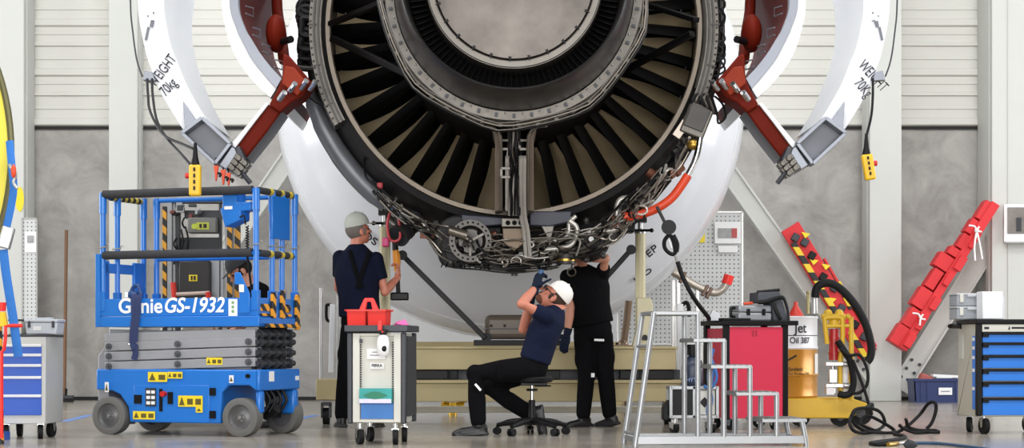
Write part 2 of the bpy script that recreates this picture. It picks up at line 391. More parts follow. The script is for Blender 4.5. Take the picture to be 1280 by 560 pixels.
for s, px, py, rz, D in (('POS', 446, 287, -30, 19.18), ('NO', 797, 350, 42, 19.1), ('EP', 811, 320, 42, 19.2)):
    a = math.radians(rz); B = Matrix(((math.cos(a), 0, math.sin(a)*0), (0, 0, -1), (math.sin(a), 0, 0))).copy()
    X = Vector((math.cos(a), 0, math.sin(a))); Z = Vector((0, -1, 0)); Y = Z.cross(X)
    # lay the words on the curved skin
    c = at(px, py, D); d = Vector((c.x-cx, 0, c.z-cz)); q = d.length
    pp = [(t, w) for t, w in pr[:8]]
    yy = 19.2; th = 0
    for (t0, q0), (t1, q1) in zip(pp, pp[1:]):
        if q0 <= q <= q1: yy = t0+(t1-t0)*(q-q0)/(q1-q0); th = math.atan2(t1-t0, q1-q0)
    d.normalize(); nrm = (d*math.sin(th)-Vector((0, 1, 0))*math.cos(th)).normalized()
    X = (X-nrm*X.dot(nrm)).normalized(); Yv = nrm.cross(X)
    Bs = Matrix((X, Yv, nrm)).transposed()
    text(s, .14, M_ink, r, Vector((c.x, yy, c.z))+nrm*.022, basis=Bs, ext=.004, name='stencil_lettering')
# ================================================================ THE ENGINE
CX, CZ = .015, 3.42
random.seed(7)
eng = thing('jet_engine', 'huge uncowled jet engine hanging above the mechanics, seen from behind', 'jet engine', (CX, 16.0, CZ))
M_lip = mat('lip_metal', '#746a5e', .45, .45, .2, 8)
M_case = mat('case_composite', '#211f20', .5, .1, .25, 5, spec=.3)
M_void = mat('engine_interior', '#070606', .7, 0, .2, spec=.15)  # near-black colour carries the shade inside the engine
M_vane = mat('vane_dark', '#080707', .5, 0, .2, spec=.15)  # unlit vanes get their shade from this dark colour; struts share it
M_blade = mat('blade_metal', '#9a8a6d', .32, .35, .3, 2.5)
M_core = mat('core_metal', '#3c3b3b', .33, .75, .25, 3)
M_plate = mat('worn_plate', '#5f5a55', .4, .65, .55, 5)
M_flange = mat('flange_metal', '#65615b', .4, .6, .45, 14)
M_pipe = mat('pipe_metal', '#8f877d', .34, .9, .15, 9)
M_pb = mat('pipe_bright', '#bdb9b2', .35, .45, .15, 9)
M_pipe2 = mat('pipe_dull', '#5b5751', .4, .6, .25, 9)
M_har = mat('harness_black', '#0f0e0f', .5, 0, .2, spec=.25)
M_gb = mat('gearbox_grey', '#403e3c', .42, .5, .3, 8)
CC = (CX, 0, CZ)
def pol(r, a, y):                                                  # a in degrees
    a = math.radians(a); return Vector((CX+r*math.cos(a), y, CZ+r*math.sin(a)))
MB().lathe([(16.0, 1.555), (15.97, 1.565), (15.97, 1.60), (16.03, 1.607), (16.06, 1.59), (16.06, 1.56)], CC, 128, closed=True).build('lip_ring', M_lip, eng)
MB().lathe([(16.04, 1.60), (16.06, 1.66), (16.35, 1.74), (16.42, 1.78), (16.5, 1.79), (17.7, 1.79), (17.75, 1.75), (17.75, 1.60), (16.05, 1.575)], CC, 128, closed=True).build('fan_case', M_case, eng)
b = MB()
for y in (16.62, 17.0, 17.4): b.lathe([(y-.03, 1.78), (y-.03, 1.84), (y+.03, 1.84), (y+.03, 1.78)], CC, 128, closed=True)
b.build('case_rib', M_gb, eng)
# flange panels on both sides of the case
for a0, a1, mir in ((150, 209, 0), (-29, 30, 1)):
    A0, A1 = math.radians(a0), math.radians(a1)
    b = MB().lathe([(15.93, 1.635), (15.93, 1.735), (16.2, 1.76), (16.2, 1.635)], CC, 40, A0, A1, closed=True); b.build('side_panel', M_flange, eng)
    b = MB()
    for r0 in (1.65, 1.685): b.lathe([(15.90, r0), (15.90, r0+.016), (15.94, r0+.016), (15.94, r0)], CC, 40, A0, A1, closed=True)
    for k in range(5):
        a = a0+6+k*(a1-a0-12)/4; b.box(pol(1.70, a, 15.92), (.012, .02, .09), Matrix.Rotation(-math.radians(a)+PI/2, 3, 'Y'))
    b.build('panel_rib', M_gb, eng)
    for k in range(30):
        a = a0+2+k*(a1-a0-4)/29; MB().ell(pol(1.722, a, 15.925), .009, 5).build('rivet', M_dgrey, eng)
# fan behind, guide vanes in front
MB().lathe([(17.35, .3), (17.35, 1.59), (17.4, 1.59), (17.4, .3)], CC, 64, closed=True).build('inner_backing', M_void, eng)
NV = 38
def blade(ang, r0, r1, y0, y1, w0, w1, beta, th, mm, name, bend=.03):
    b = MB(); a = math.radians(ang); rad = Vector((math.cos(a), 0, math.sin(a))); tan = Vector((-math.sin(a), 0, math.cos(a))); Yv = Vector((0, 1, 0))
    rows = []; K = 7
    for i in range(K):
        t = i/(K-1); r = r0+(r1-r0)*t; bt = beta+(.25*(t-.5)); wd = w0+(w1-w0)*t; row = []
        ch = tan*math.cos(bt)+Yv*math.sin(bt); nn = tan*(-math.sin(bt))+Yv*math.cos(bt)
        c = Vector((CX, 0, CZ))+rad*r+Yv*(y0+(y1-y0)*t)+tan*bend*math.sin(t*PI)
        for u, v in ((-.5, 0), (-.2, .06), (.15, .07), (.5, 0), (.15, .07-th/wd), (-.2, .06-th/wd)): row.append(b.bm.verts.new(c+ch*u*wd+nn*v*wd))
        rows.append(row)
    for i in range(K-1):
        for j in range(6): b._f([rows[i][j], rows[i][(j+1) % 6], rows[i+1][(j+1) % 6], rows[i+1][j]], 0)
    b._f(rows[0], 0); b._f(rows[-1][::-1], 0)
    return b.build(name, mm, eng, angle=60)
for k in range(NV):
    ang = -90+(k+.5)*360/NV
    aa = (ang+90) % 360
    if aa > 128 and aa < 232: continue                             # hidden above the frame
    if min(aa, 360-aa) > 6.5: blade(ang, 1.0, 1.575, 15.95, 16.3, .11, .20, .82, .03, M_vane, 'guide_vane', 0)
    blade(ang+180/NV, .95, 1.575, 16.35, 16.6, .05, .22, -.2, .015, M_blade, 'fan_blade', .03)
# core
MB().lathe([(14.40, .905), (14.37, .92), (14.37, .985), (14.43, .995), (14.43, .965), (14.62, .965), (14.62, 1.0), (14.7, 1.0), (14.7, .97), (14.72, .8), (14.6, .8)], CC, 96, closed=True).build('core_flange', M_flange, eng)
MB().lathe([(14.68, .96), (15.3, .98), (16.2, 1.0), (17.3, 1.01), (17.3, .8), (14.7, .8)], CC, 96, closed=True).build('core_casing', M_void, eng)  # hub coloured black so that it sinks into painted shade
MB().lathe([(14.42, .915), (14.2, .905), (13.95, .875), (13.78, .845), (13.755, .832), (13.78, .815), (14.0, .80), (14.6, .79)], CC, 96).build('core_nozzle', M_core, eng)
MB().lathe([(14.35, .66), (14.35, .82)], CC, 64).build('annulus_back', M_void, eng)
b = MB()
for k in range(110):
    a = k*360/110; b.bar(pol(.67, a, 14.16), pol(.80, a, 14.12), .004, .10, up=(0, 1, 0))
b.build('turbine_blades', mat('turbine_dark', '#0d0c0c', .5, 0, .3, spec=.2), eng)
MB().lathe([(14.6, .655), (13.97, .664), (13.93, .655), (13.92, .60), (13.94, .592), (13.90, .585), (13.87, .4), (13.855, .2), (13.85, 0)], CC, 96).build('centre_plate', M_plate, eng, angle=25)
MB().lathe([(13.935, .652), (13.915, .645), (13.915, .605), (13.93, .598)], CC, 96).build('plate_rim', mat('rim_metal', '#6c6862', .38, .65, .25, 5), eng)
for k in range(26):
    b = MB(); a = k*360/26+4; p = pol(.598, a, 13.91); rd = (p-Vector((CX, p.y, CZ))).normalized(); tn = Vector((-rd.z, 0, rd.x))
    b.prism([p+rd*.012-Vector((0, .02, 0)), p-rd*.026+tn*.012-Vector((0, .02, 0)), p-rd*.026-tn*.012-Vector((0, .02, 0))], (0, .03, 0)); b.build('plate_clip', M_har, eng)
for k in range(44):
    a = k*360/44; R_ = Matrix.Rotation(-math.radians(a), 3, 'Y')
    if 15 < a < 165: continue
    b = MB(); b.box(pol(.952, a, 14.36), (.03, .03, .022), R_); b.build('flange_clip', M_dgrey, eng)
    MB().ell(pol(.937, a+4, 14.365), .009, 5).build('flange_bolt', M_steel, eng)
for k in range(22):
    a = 182+k*8.2; MB().box(pol(1.0, a, 14.5), (.05, .06, .03), Matrix.Rotation(-math.radians(a+8), 3, 'Y')).build('flange_lug', M_pipe2, eng)
M_cp = mat('pipe_satin_dark', '#8a8278', .5, .5, .3, 12)
for rr, y, mm, rad in ((1.012, 14.40, M_cp, .006), (1.03, 14.48, M_pipe2, .006), (1.035, 14.55, M_har, .012), (.992, 14.36, M_pipe2, .005)):
    pts = []
    for k in range(14):
        a = 182+k*(176/13); pts.append(pol(rr+(.022 if k % 3 == 0 else -.004)+random.uniform(-.004, .004), a, y))
    MB().tube(pts, rad, 6, sm=2).build('core_pipe', mm, eng)
# dark support struts across the fan duct
for p0, p1, wd in (((413, 30), (481, 2), .045), ((415, 48), (518, 97), .055), ((778, 90), (866, 42), .05), ((806, 5), (871, 25), .045)):
    MB().bar(at(*p0, 15.9), at(*p1, 15.2), .06, wd, up=(0, 0, 1)).build('support_strut', M_vane, eng, bevel=.01)
# bifurcation walls and pipes between
M_bif = mat('bifurcation_panel', '#8f8276', .45, .25, .2, 6)
for sgn in (-1, 1):
    def q(x, y, D): return at(643+sgn*x, y, D)
    a = [q(24, 158, 15.0), q(20, 163, 15.05), q(16.5, 172, 15.1), q(15, 185, 15.15), q(14.5, 225, 15.4), q(14.5, 262, 15.6)]
    c = [q(28, 160, 15.0), q(25, 166, 15.05), q(24, 175, 15.1), q(24, 190, 15.15), q(24, 225, 15.4), q(24.5, 264, 15.6)]
    MB().slab(a, c, (0, .9, 0)).build('bifurcation_wall', M_bif, eng, bevel=.006)
    MB().tube([q(40, 157, 14.7), q(28, 159, 14.85), q(20, 166, 14.95), q(17, 180, 15.0), q(16.5, 262, 15.5)], .014, 8, sm=3).build('seal_strip', M_pipe, eng)
for k in range(17):
    x0 = 634+k*1.15+random.uniform(-1, 1); D0 = random.uniform(14.9, 15.3); pts = []
    for j in range(7):
        pts.append(at(x0+random.uniform(-2.6, 2.6)*(j not in (5, 6)), 152+j*19.5, D0+j*.08+random.uniform(-.03, .03)))
    MB().tube(pts, random.choice((.010, .007, .012, .006)), 7, sm=4).build('duct_pipe', random.choice((M_pb, M_pb, M_pipe, M_har, M_har)), eng)
for x, dx in ((634, 1.5), (651, 4), (655.5, 4.5)):
    MB().tube([at(x, 196, 15.05), at(x, 262, 15.45), at(x+dx, 290, 15.6), at(x+dx*1.6, 322, 15.7)][:4 if dx > 2 else 2], .017, 10, sm=4).build('drain_pipe', M_pb, eng)
for x, y in ((632, 181), (655, 181), (632, 216)):
    b = MB(); p = at(x, y, 15.1); b.bar(p+Vector((-.035, 0, .035)), p+Vector((.035, 0, .035)), .02, .018); b.bar(p+Vector((-.035, 0, -.035)), p+Vector((.035, 0, -.035)), .02, .018); b.bar(p+Vector((-.035, 0, -.03)), p+Vector((-.035, 0, .03)), .018, .02)
    b.build('pipe_bracket', M_flange, eng)
for sgn, x0, x1 in ((-1, 577, 631), (1, 662, 714)):
    x0_, x1_ = at(x0, 0, 15.85).x, at(x1, 0, 15.85).x
    poly = [at(x0, 268-4*(sgn > 0)-0, 15.85), at(x1, 272-(8 if sgn > 0 else 0), 15.85), at(x1, 281-(4 if sgn > 0 else 0), 15.85), at((x0+x1)/2, 283, 15.85), at(x0, 282, 15.85)]
    MB().prism(poly, (0, .15, 0)).build('bluish_cover', mat('slate_cover', '#3a3b48', .5, .1, .15), eng, bevel=.01)
b = MB(); b.prism([at(x, y, 15.7) for x, y in ((628, 285), (658, 285), (657, 303), (643, 314), (629, 303))], (0, .06, 0)); b.build('drain_plate', mat('drain_brown', '#5c4c3b', .4, .4, .15), eng, bevel=.006)
b = MB(); b.bb(at(627, 0, 15.7).x, at(659, 0, 15.7).x, 15.66, 15.8, at(0, 284, 15.7).z, at(0, 273, 15.7).z)
b.build('plate_bracket', M_flange, eng, bevel=.006)
b = MB()
for x in (635, 643, 651): b.cyl(at(x, 278.5, 15.66)+Vector((0, -.012, 0)), at(x, 278.5, 15.66), .02, n=12)
b.build('bracket_hole', M_void, eng)
# gearbox and accessories
g = MB(); g.cyl(at(573, 299, 15.9), at(576, 298, 16.4), .205, .19, 32); g.bb(at(548, 0, 16.2).x, at(628, 0, 16.2).x, 16.05, 16.5, at(0, 324, 16.2).z, at(0, 283, 16.2).z)
g.build('gearbox', M_case, eng, bevel=.02)
c0 = at(588, 301, 15.75); g = MB(); cc = (c0.x, 0, c0.z)
g.lathe([(15.78, .125), (15.75, .13), (15.75, .178), (15.79, .182), (15.95, .182), (15.95, .12)], cc, 40, closed=True)
g.lathe([(15.82, 0), (15.80, .03), (15.80, .10), (15.83, .12), (15.95, .12), (15.95, 0)], cc, 32)
gp = g.build('generator_disc', mat('disc_grey', '#605d5a', .5, .6, .2, 12), eng)
g = MB()
for k in range(22):
    a = k*2*PI/22; g.cyl((c0.x+.155*math.cos(a), 15.742, c0.z+.155*math.sin(a)), (c0.x+.155*math.cos(a), 15.76, c0.z+.155*math.sin(a)), .009, n=8)
for k in range(4):
    a = k*PI/2+.7; g.ell((c0.x+.11*math.cos(a), 15.79, c0.z+.11*math.sin(a)), (.03, .02, .03), 8)
g.build('disc_hole', M_void, gp)
g = MB()
for k in range(3):
    a = k*2*PI/3+.5; g.bar((c0.x, 15.79, c0.z), (c0.x+.125*math.cos(a), 15.78, c0.z+.125*math.sin(a)), .02, .02, up=(0, 1, 0))
g.ell((c0.x, 15.78, c0.z), (.025, .025, .025), 8); g.build('disc_spoke', M_flange, gp)
MB().cyl(at(560, 287, 15.7), at(582, 294, 15.75), .035, .045, 16).build('valve_stem', M_pipe, eng)
# pump on the right with star casting
c0 = at(739, 299, 15.8); g = MB()
g.lathe([(15.85, 0), (15.82, .09), (15.86, .13), (16.0, .17), (16.35, .17), (16.35, 0)], (c0.x, 0, c0.z), 24)
pm = g.build('fuel_pump', M_case, eng)
g = MB()
for k in range(7):
    a = k*2*PI/7; g.bar((c0.x, 15.83, c0.z), (c0.x+.17*math.cos(a), 15.93, c0.z+.17*math.sin(a)), .04, .035, up=(0, 1, 0)); g.ell((c0.x+.17*math.cos(a), 15.93, c0.z+.17*math.sin(a)), .028, 8)
g.build('pump_lug', M_gb, pm, bevel=.005); MB().cyl((c0.x, 15.78, c0.z), (c0.x, 15.84, c0.z), .022, n=14).build('pump_boss', M_wlabel, pm)
g = MB(); g.cyl(at(707, 318, 15.9), at(707, 330, 15.9), .075, .085, 20); g.cyl(at(707, 308, 15.9), at(707, 318, 15.9), .04, .07, 20); o = g.build('oil_filter', M_gb, eng)
MB().cyl(at(707, 324, 15.9), at(707, 326.5, 15.9), .086, n=20).build('filter_band', mat('brass', '#b08c3c', .3, .8), o)
MB().prism([at(x, y, 15.85) for x, y in ((676, 282), (693, 282), (690, 296), (689, 307), (685, 307), (683, 296))], (0, .08, 0)).build('drain_funnel', M_flange, eng, bevel=.008)
# left side: grey duct, starter, hoses
MB().tube([pol(1.84, a, 16.35+.1*(a-195)/50) for a in range(193, 236, 4)], [.05, .075, .085, .09, .09, .08], 14, sm=2).build('bleed_duct', mat('duct_grey', '#74767b', .4, .3, .1), eng)
MB().cyl(at(497, 296, 16.0), at(519, 273, 16.2), .085, .08, 20).build('starter', M_dgrey, eng)
g = MB()
for t in (0, .35, .7): g.cyl(at(497, 296, 16.0).lerp(at(519, 273, 16.2), t), at(497, 296, 16.0).lerp(at(519, 273, 16.2), t+.12), .098, n=20)
g.build('starter_rib', M_gb, eng)
MB().cyl(at(484, 274, 16.1), at(505, 292, 16.1), .05, n=16).build('valve_body', M_flange, eng)
MB().tube([at(489, 262, 16.0), at(484, 280, 15.95), at(488, 300, 15.95), at(500, 297, 15.95), at(497, 268, 16.0), at(491, 259, 16.0)], .012, 8, sm=5).build('red_hose', mat('hose_red', '#a8323a', .5), eng)
MB().box(at(556, 303, 15.9)-Vector((.5, 0, 0)), (.06, .05, .08)).build('pink_cap', mat('cap_magenta', '#b03464', .5), eng, bevel=.015)
MB().box(at(475, 232, 16.1), (.05, .05, .05)).build('red_cap', mat('hose_red', '#a8323a'), eng, bevel=.01)
MB().ell(at(489, 258, 15.95), (.035, .035, .03), 10).build('blue_cap', mat('cap_blue', '#3478c0', .5), eng)
MB().tube([at(456, 192, 16.2), at(457, 220, 16.0), at(470, 232, 16.0)], .01, 6, sm=5).build('cable_loop', M_har, eng)
# red and silver duct at the lower right
MB().tube([at(x, y, 15.75) for x, y in ((779, 271), (795, 269.5), (818, 262), (838, 249), (851, 233), (860, 219))], .037, 16, sm=5).build('orange_duct', mat('duct_orange', '#d8431f', .42, 0, .08), eng)
MB().tube([at(x, y, 15.75) for x, y in ((859, 220), (867, 205), (872, 190), (875, 172))], .026, 14, sm=4).build('silver_duct', M_chrome, eng)
MB().tube([at(x, y, 15.85) for x, y in ((728, 290), (765, 288), (772, 280), (771, 262), (775, 250), (786, 247))], .024, 12, sm=5).build('bent_tube', M_pb, eng)
MB().tube([at(x, y, 15.85) for x, y in ((668, 300), (690, 301), (705, 299), (711, 290), (712, 278), (720, 270))], .02, 12, sm=5).build('bent_tube', M_pb, eng)
MB().tube([at(x, y, 15.8) for x, y in ((680, 312), (700, 310), (714, 306), (720, 295), (721, 284), (712, 276))], .02, 12, sm=5).build('bent_tube', M_pb, eng)
g = MB(); g.box(at(870, 152, 15.9), (.21, .2, .27), Matrix.Rotation(math.radians(22), 3, 'Y')); bx = g.build('control_box', M_flange, eng, bevel=.012)
g = MB(); g.box(at(870, 152, 15.9)+Vector((0, -.11, .02)), (.17, .02, .2), Matrix.Rotation(math.radians(22), 3, 'Y')); g.build('box_cover', M_gb, bx, bevel=.005)
MB().box(at(851, 162, 15.85), (.08, .05, .16), Matrix.Rotation(math.radians(35), 3, 'Y')).build('grey_bracket', M_pipe, eng, bevel=.006)
MB().ell(at(867, 181, 15.8), (.06, .05, .045), 10).build('brass_fitting', mat('brass', '#b08c3c'), eng)
for k in range(5):
    MB().tube([at(866+k*5, 138, 15.85), at(865+k*5, 126, 15.8), at(872+k*4, 118, 15.8), at(880+k*4, 130+k*3, 15.8), at(884+k*3, 142, 15.85)], .013, 7, sm=4).build('box_cable', M_pipe2 if k % 2 else M_har, eng)
MB().tube([at(893, 120, 15.8), at(903, 130, 15.8), at(907, 146, 15.8), at(898, 154, 15.8), at(897, 143, 15.8)], .01, 7, sm=5).build('box_cable', M_har, eng)
# cable bundles outside the left panel
for k in range(22):
    y0 = random.uniform(-25, 78); D0 = random.uniform(16.0, 16.4); s_ = random.uniform(6, 20)
    MB().tube([at(396, y0, D0), at(384-s_*.3, y0-3, D0), at(373+random.uniform(0, 6), y0+s_*.3, D0), at(375+random.uniform(0, 6), y0+s_, D0), at(396, y0+s_*1.1, D0)], random.choice((.016, .022, .028)), 7, sm=4).build('side_cable', M_har, eng)
MB().tube([at(393, -20, 16.2), at(387, 30, 16.2), at(390, 70, 16.2), at(395, 108, 16.2)], .055, 10, sm=4).build('cable_trunk', M_har, eng)
MB().tube([at(372, 84, 16.0), at(397, 86, 16.0)], .018, 8).build('latch_rod', M_gb, eng)
MB().tube([at(381, 103, 16.0), at(384, 117, 16.0), at(397, 128, 16.0), at(410, 130, 16.0)], .014, 8, sm=4).build('hose', M_har, eng)
for k, (x, D, r_) in enumerate(((884, 16.0, .05), (893, 16.1, .028), (898, 16.2, .02), (903, 16.2, .014), (888, 16.15, .03))):
    MB().tube([at(x-3, -30, D), at(x, 10, D), at(x+1, 50, D), at(x-4, 85, D), at(x-10, 112, D)], r_, 10, sm=4).build('side_pipe', (M_flange, M_pipe2, M_har, M_pipe2, M_har)[k], eng)
for k in range(12):
    y0 = random.uniform(-10, 100)
    MB().tube([at(885, y0, 16), at(897, y0-6, 16), at(906, y0+random.uniform(-3, 8), 16), at(903, y0+12, 16), at(893, y0+16, 16)], .009, 6, sm=4).build('side_cable', M_har, eng)
# random plumbing along the lower rim
rim = [(430, 182), (446, 212), (470, 246), (500, 276), (530, 292), (552, 316), (580, 326), (612, 330), (645, 333), (680, 331), (715, 324), (748, 312), (778, 296), (800, 272), (826, 240), (850, 210), (872, 176)]
rimv = smooth_path([Vector((x, y, 0)) for x, y in rim], 6)
inn = smooth_path([Vector((x, y, 0)) for x, y in ((432, 178), (450, 206), (474, 234), (504, 258), (536, 276), (562, 280), (590, 286), (615, 288), (645, 290), (680, 286), (712, 284), (742, 280), (764, 264), (786, 244), (812, 222), (838, 192), (856, 170))], 6)
N_ = len(rimv)
def rp(i, u, D):
    i = max(0, min(N_-1, i)); a = inn[i].lerp(rimv[i], u); return at(a.x, a.y, D)
def plumb(cnt, i0, i1, ln, rads, mats, name, u0=.0, u1=1.05, D0=15.8, D1=16.5):
    for _ in range(cnt):
        i = random.randint(i0, i1); L_ = random.randint(*ln); u = random.uniform(u0, u1); D = random.uniform(D0, D1); pts = []
        for j in range(0, L_, 3):
            pts.append(rp(i+j, max(u0, min(u1, u)), D)); u += random.uniform(-.16, .16); D += random.uniform(-.05, .05)
        if len(pts) < 2: continue
        MB().tube(pts, random.choice(rads), 7, sm=3).build(name, random.choice(mats), eng)
plumb(22, 22, 78, (10, 24), (.012, .015, .011), (M_har, M_gb, M_pipe2), 'lower_harness', .82, 1.12)
plumb(95, 26, 80, (6, 16), (.007, .010, .013, .006), (M_pipe, M_pipe, M_pipe2, M_har, M_har, M_gb), 'fuel_pipe', 0, 1.0)
plumb(16, 42, 74, (7, 12), (.011, .014), (M_pipe, M_pipe2), 'oil_pipe', .3, .95, 15.7, 15.9)
plumb(30, 34, 78, (6, 11), (.004, .006, .005), (M_pb, M_pipe, M_pipe), 'thin_pipe', .1, 1.05, 15.65, 15.8)
plumb(8, 70, 92, (5, 8), (.005, .007), (M_pipe,), 'thin_pipe', .1, 1.0, 15.7, 15.85)
plumb(7, 12, 28, (5, 8), (.005, .007), (M_pipe,), 'thin_pipe', .1, 1.0, 15.7, 15.85)
plumb(50, 10, 32, (5, 12), (.007, .011, .014), (M_pipe2, M_har, M_har, M_pipe), 'left_pipe', .1, .95)
plumb(50, 68, 95, (5, 12), (.007, .01, .014), (M_pipe, M_har, M_har, M_gb), 'right_pipe', .05, 1.0)
# small boxes, clamps and connectors
for k in range(99):
    i = random.randint(14, 94); u = random.uniform(.05, .97); D = random.uniform(15.85, 16.4); p = rp(i, u, D); s_ = random.uniform(.03, .085)
    rot = Matrix.Rotation(random.uniform(0, PI), 3, 'Y') @ Matrix.Rotation(random.uniform(-.5, .5), 3, 'X'); b = MB()
    if k % 3 == 0: b.box(p, (s_, s_, s_*1.5), rot)
    elif k % 3 == 1:
        d = rot @ Vector((0, 0, s_)); b.cyl(p-d, p+d, s_*.5, n=12); b.cyl(p-d*.25, p+d*.25, s_*.68, n=12)
    else:
        d = rot @ Vector((0, 0, s_*.7)); b.cyl(p-d, p+d, s_*.35, n=10); b.ell(p+d, s_*.5, 8); b.box(p-d, (s_*.9, s_*.5, s_*.3), rot)
    b.build(('valve', 'actuator', 'connector')[k % 3], random.choice((M_gb, M_gb, M_flange, M_case, M_case, M_pipe2, mat('copper_fitting', '#8a5a48', .4, .5))), eng, bevel=.003)
# crossing and looping hoses between the accessories
for k in range(90):
    i = random.randint(14, 92); D = random.uniform(15.66, 15.95); u = random.uniform(.05, .6); j = random.choice((-1, 1))
    pts = [rp(i, u, D+.08), rp(i+j, u+random.uniform(.1, .3), D), rp(i+j*random.randint(1, 3), u+random.uniform(.2, .45), D-.03), rp(i+j*random.randint(0, 4), min(1.02, u+random.uniform(.3, .6)), D+.08)]
    MB().tube(pts, random.choice((.006, .008, .011, .005)), 7, sm=4).build('cross_hose', random.choice((M_har, M_har, M_pipe, M_pb, M_pipe2)), eng)
for k in range(14):
    i = random.randint(40, 80); p = rp(i, random.uniform(.35, 1.0), random.uniform(15.6, 15.75)); r0 = random.uniform(.025, .06); t_ = random.uniform(0, 6)
    MB().tube([p+Vector((r0*math.cos(t_+a), .01*a, r0*.8*math.sin(t_+a))) for a in [q*.5 for q in range(9)]], random.choice((.006, .009)), 7, sm=2).build('hose_elbow', random.choice((M_har, M_pipe, M_pb)), eng)
b = MB(); b.bb(at(770, 0, 16.0).x, at(794, 0, 16.0).x, 16.0, 16.25, at(0, 290, 16.0).z, at(0, 256, 16.0).z); b.build('electronic_unit', M_har, eng, bevel=.015)
# mesh tray under the gearbox
b = MB()
for k in range(5):
    b.tube([at(551+k, 306+k*2, 15.9), at(549+k*3, 322+k*2, 15.9), at(560+k*3, 333-k*1, 15.9), at(600, 337-k*4, 15.85), at(640, 341-k*3, 15.85), at(690, 336-k*3, 15.9)], .008, 6, sm=4)
for k in range(26):
    x = 556+k*5; b.tube([at(x, 322, 15.95), at(x+random.uniform(-5, 8), 338-abs(k-16)*.25, 15.85)], .006, 5)
b.build('wire_cradle', M_har, eng)
b = MB(); b.cyl(at(643, 336, 15.9), at(643, 345, 15.9), .03, n=10); b.cyl(at(643, 338, 15.9), at(643, 341, 15.9), .05, n=10); b.build('drain_fitting', M_gb, eng)
b = MB(); b.lathe([(15.86, .028), (15.85, .036), (15.88, .04), (15.9, .03)], (at(714.5, 0, 15.86).x, 0, at(0, 340, 15.86).z), 20, closed=True); b.build('hanging_ring', M_pipe, eng)
MB().tube([at(714.5, 336, 15.87), at(716, 322, 15.9)], .008, 6).build('ring_cord', M_gb, eng)
# hanging supports joining the engine to the roof crane
b = MB(); b.bb(CX-.25, CX+.25, 15.6, 17.4, CZ+.95, CZ+2.6); b.build('pylon', M_gb, eng, bevel=.03)
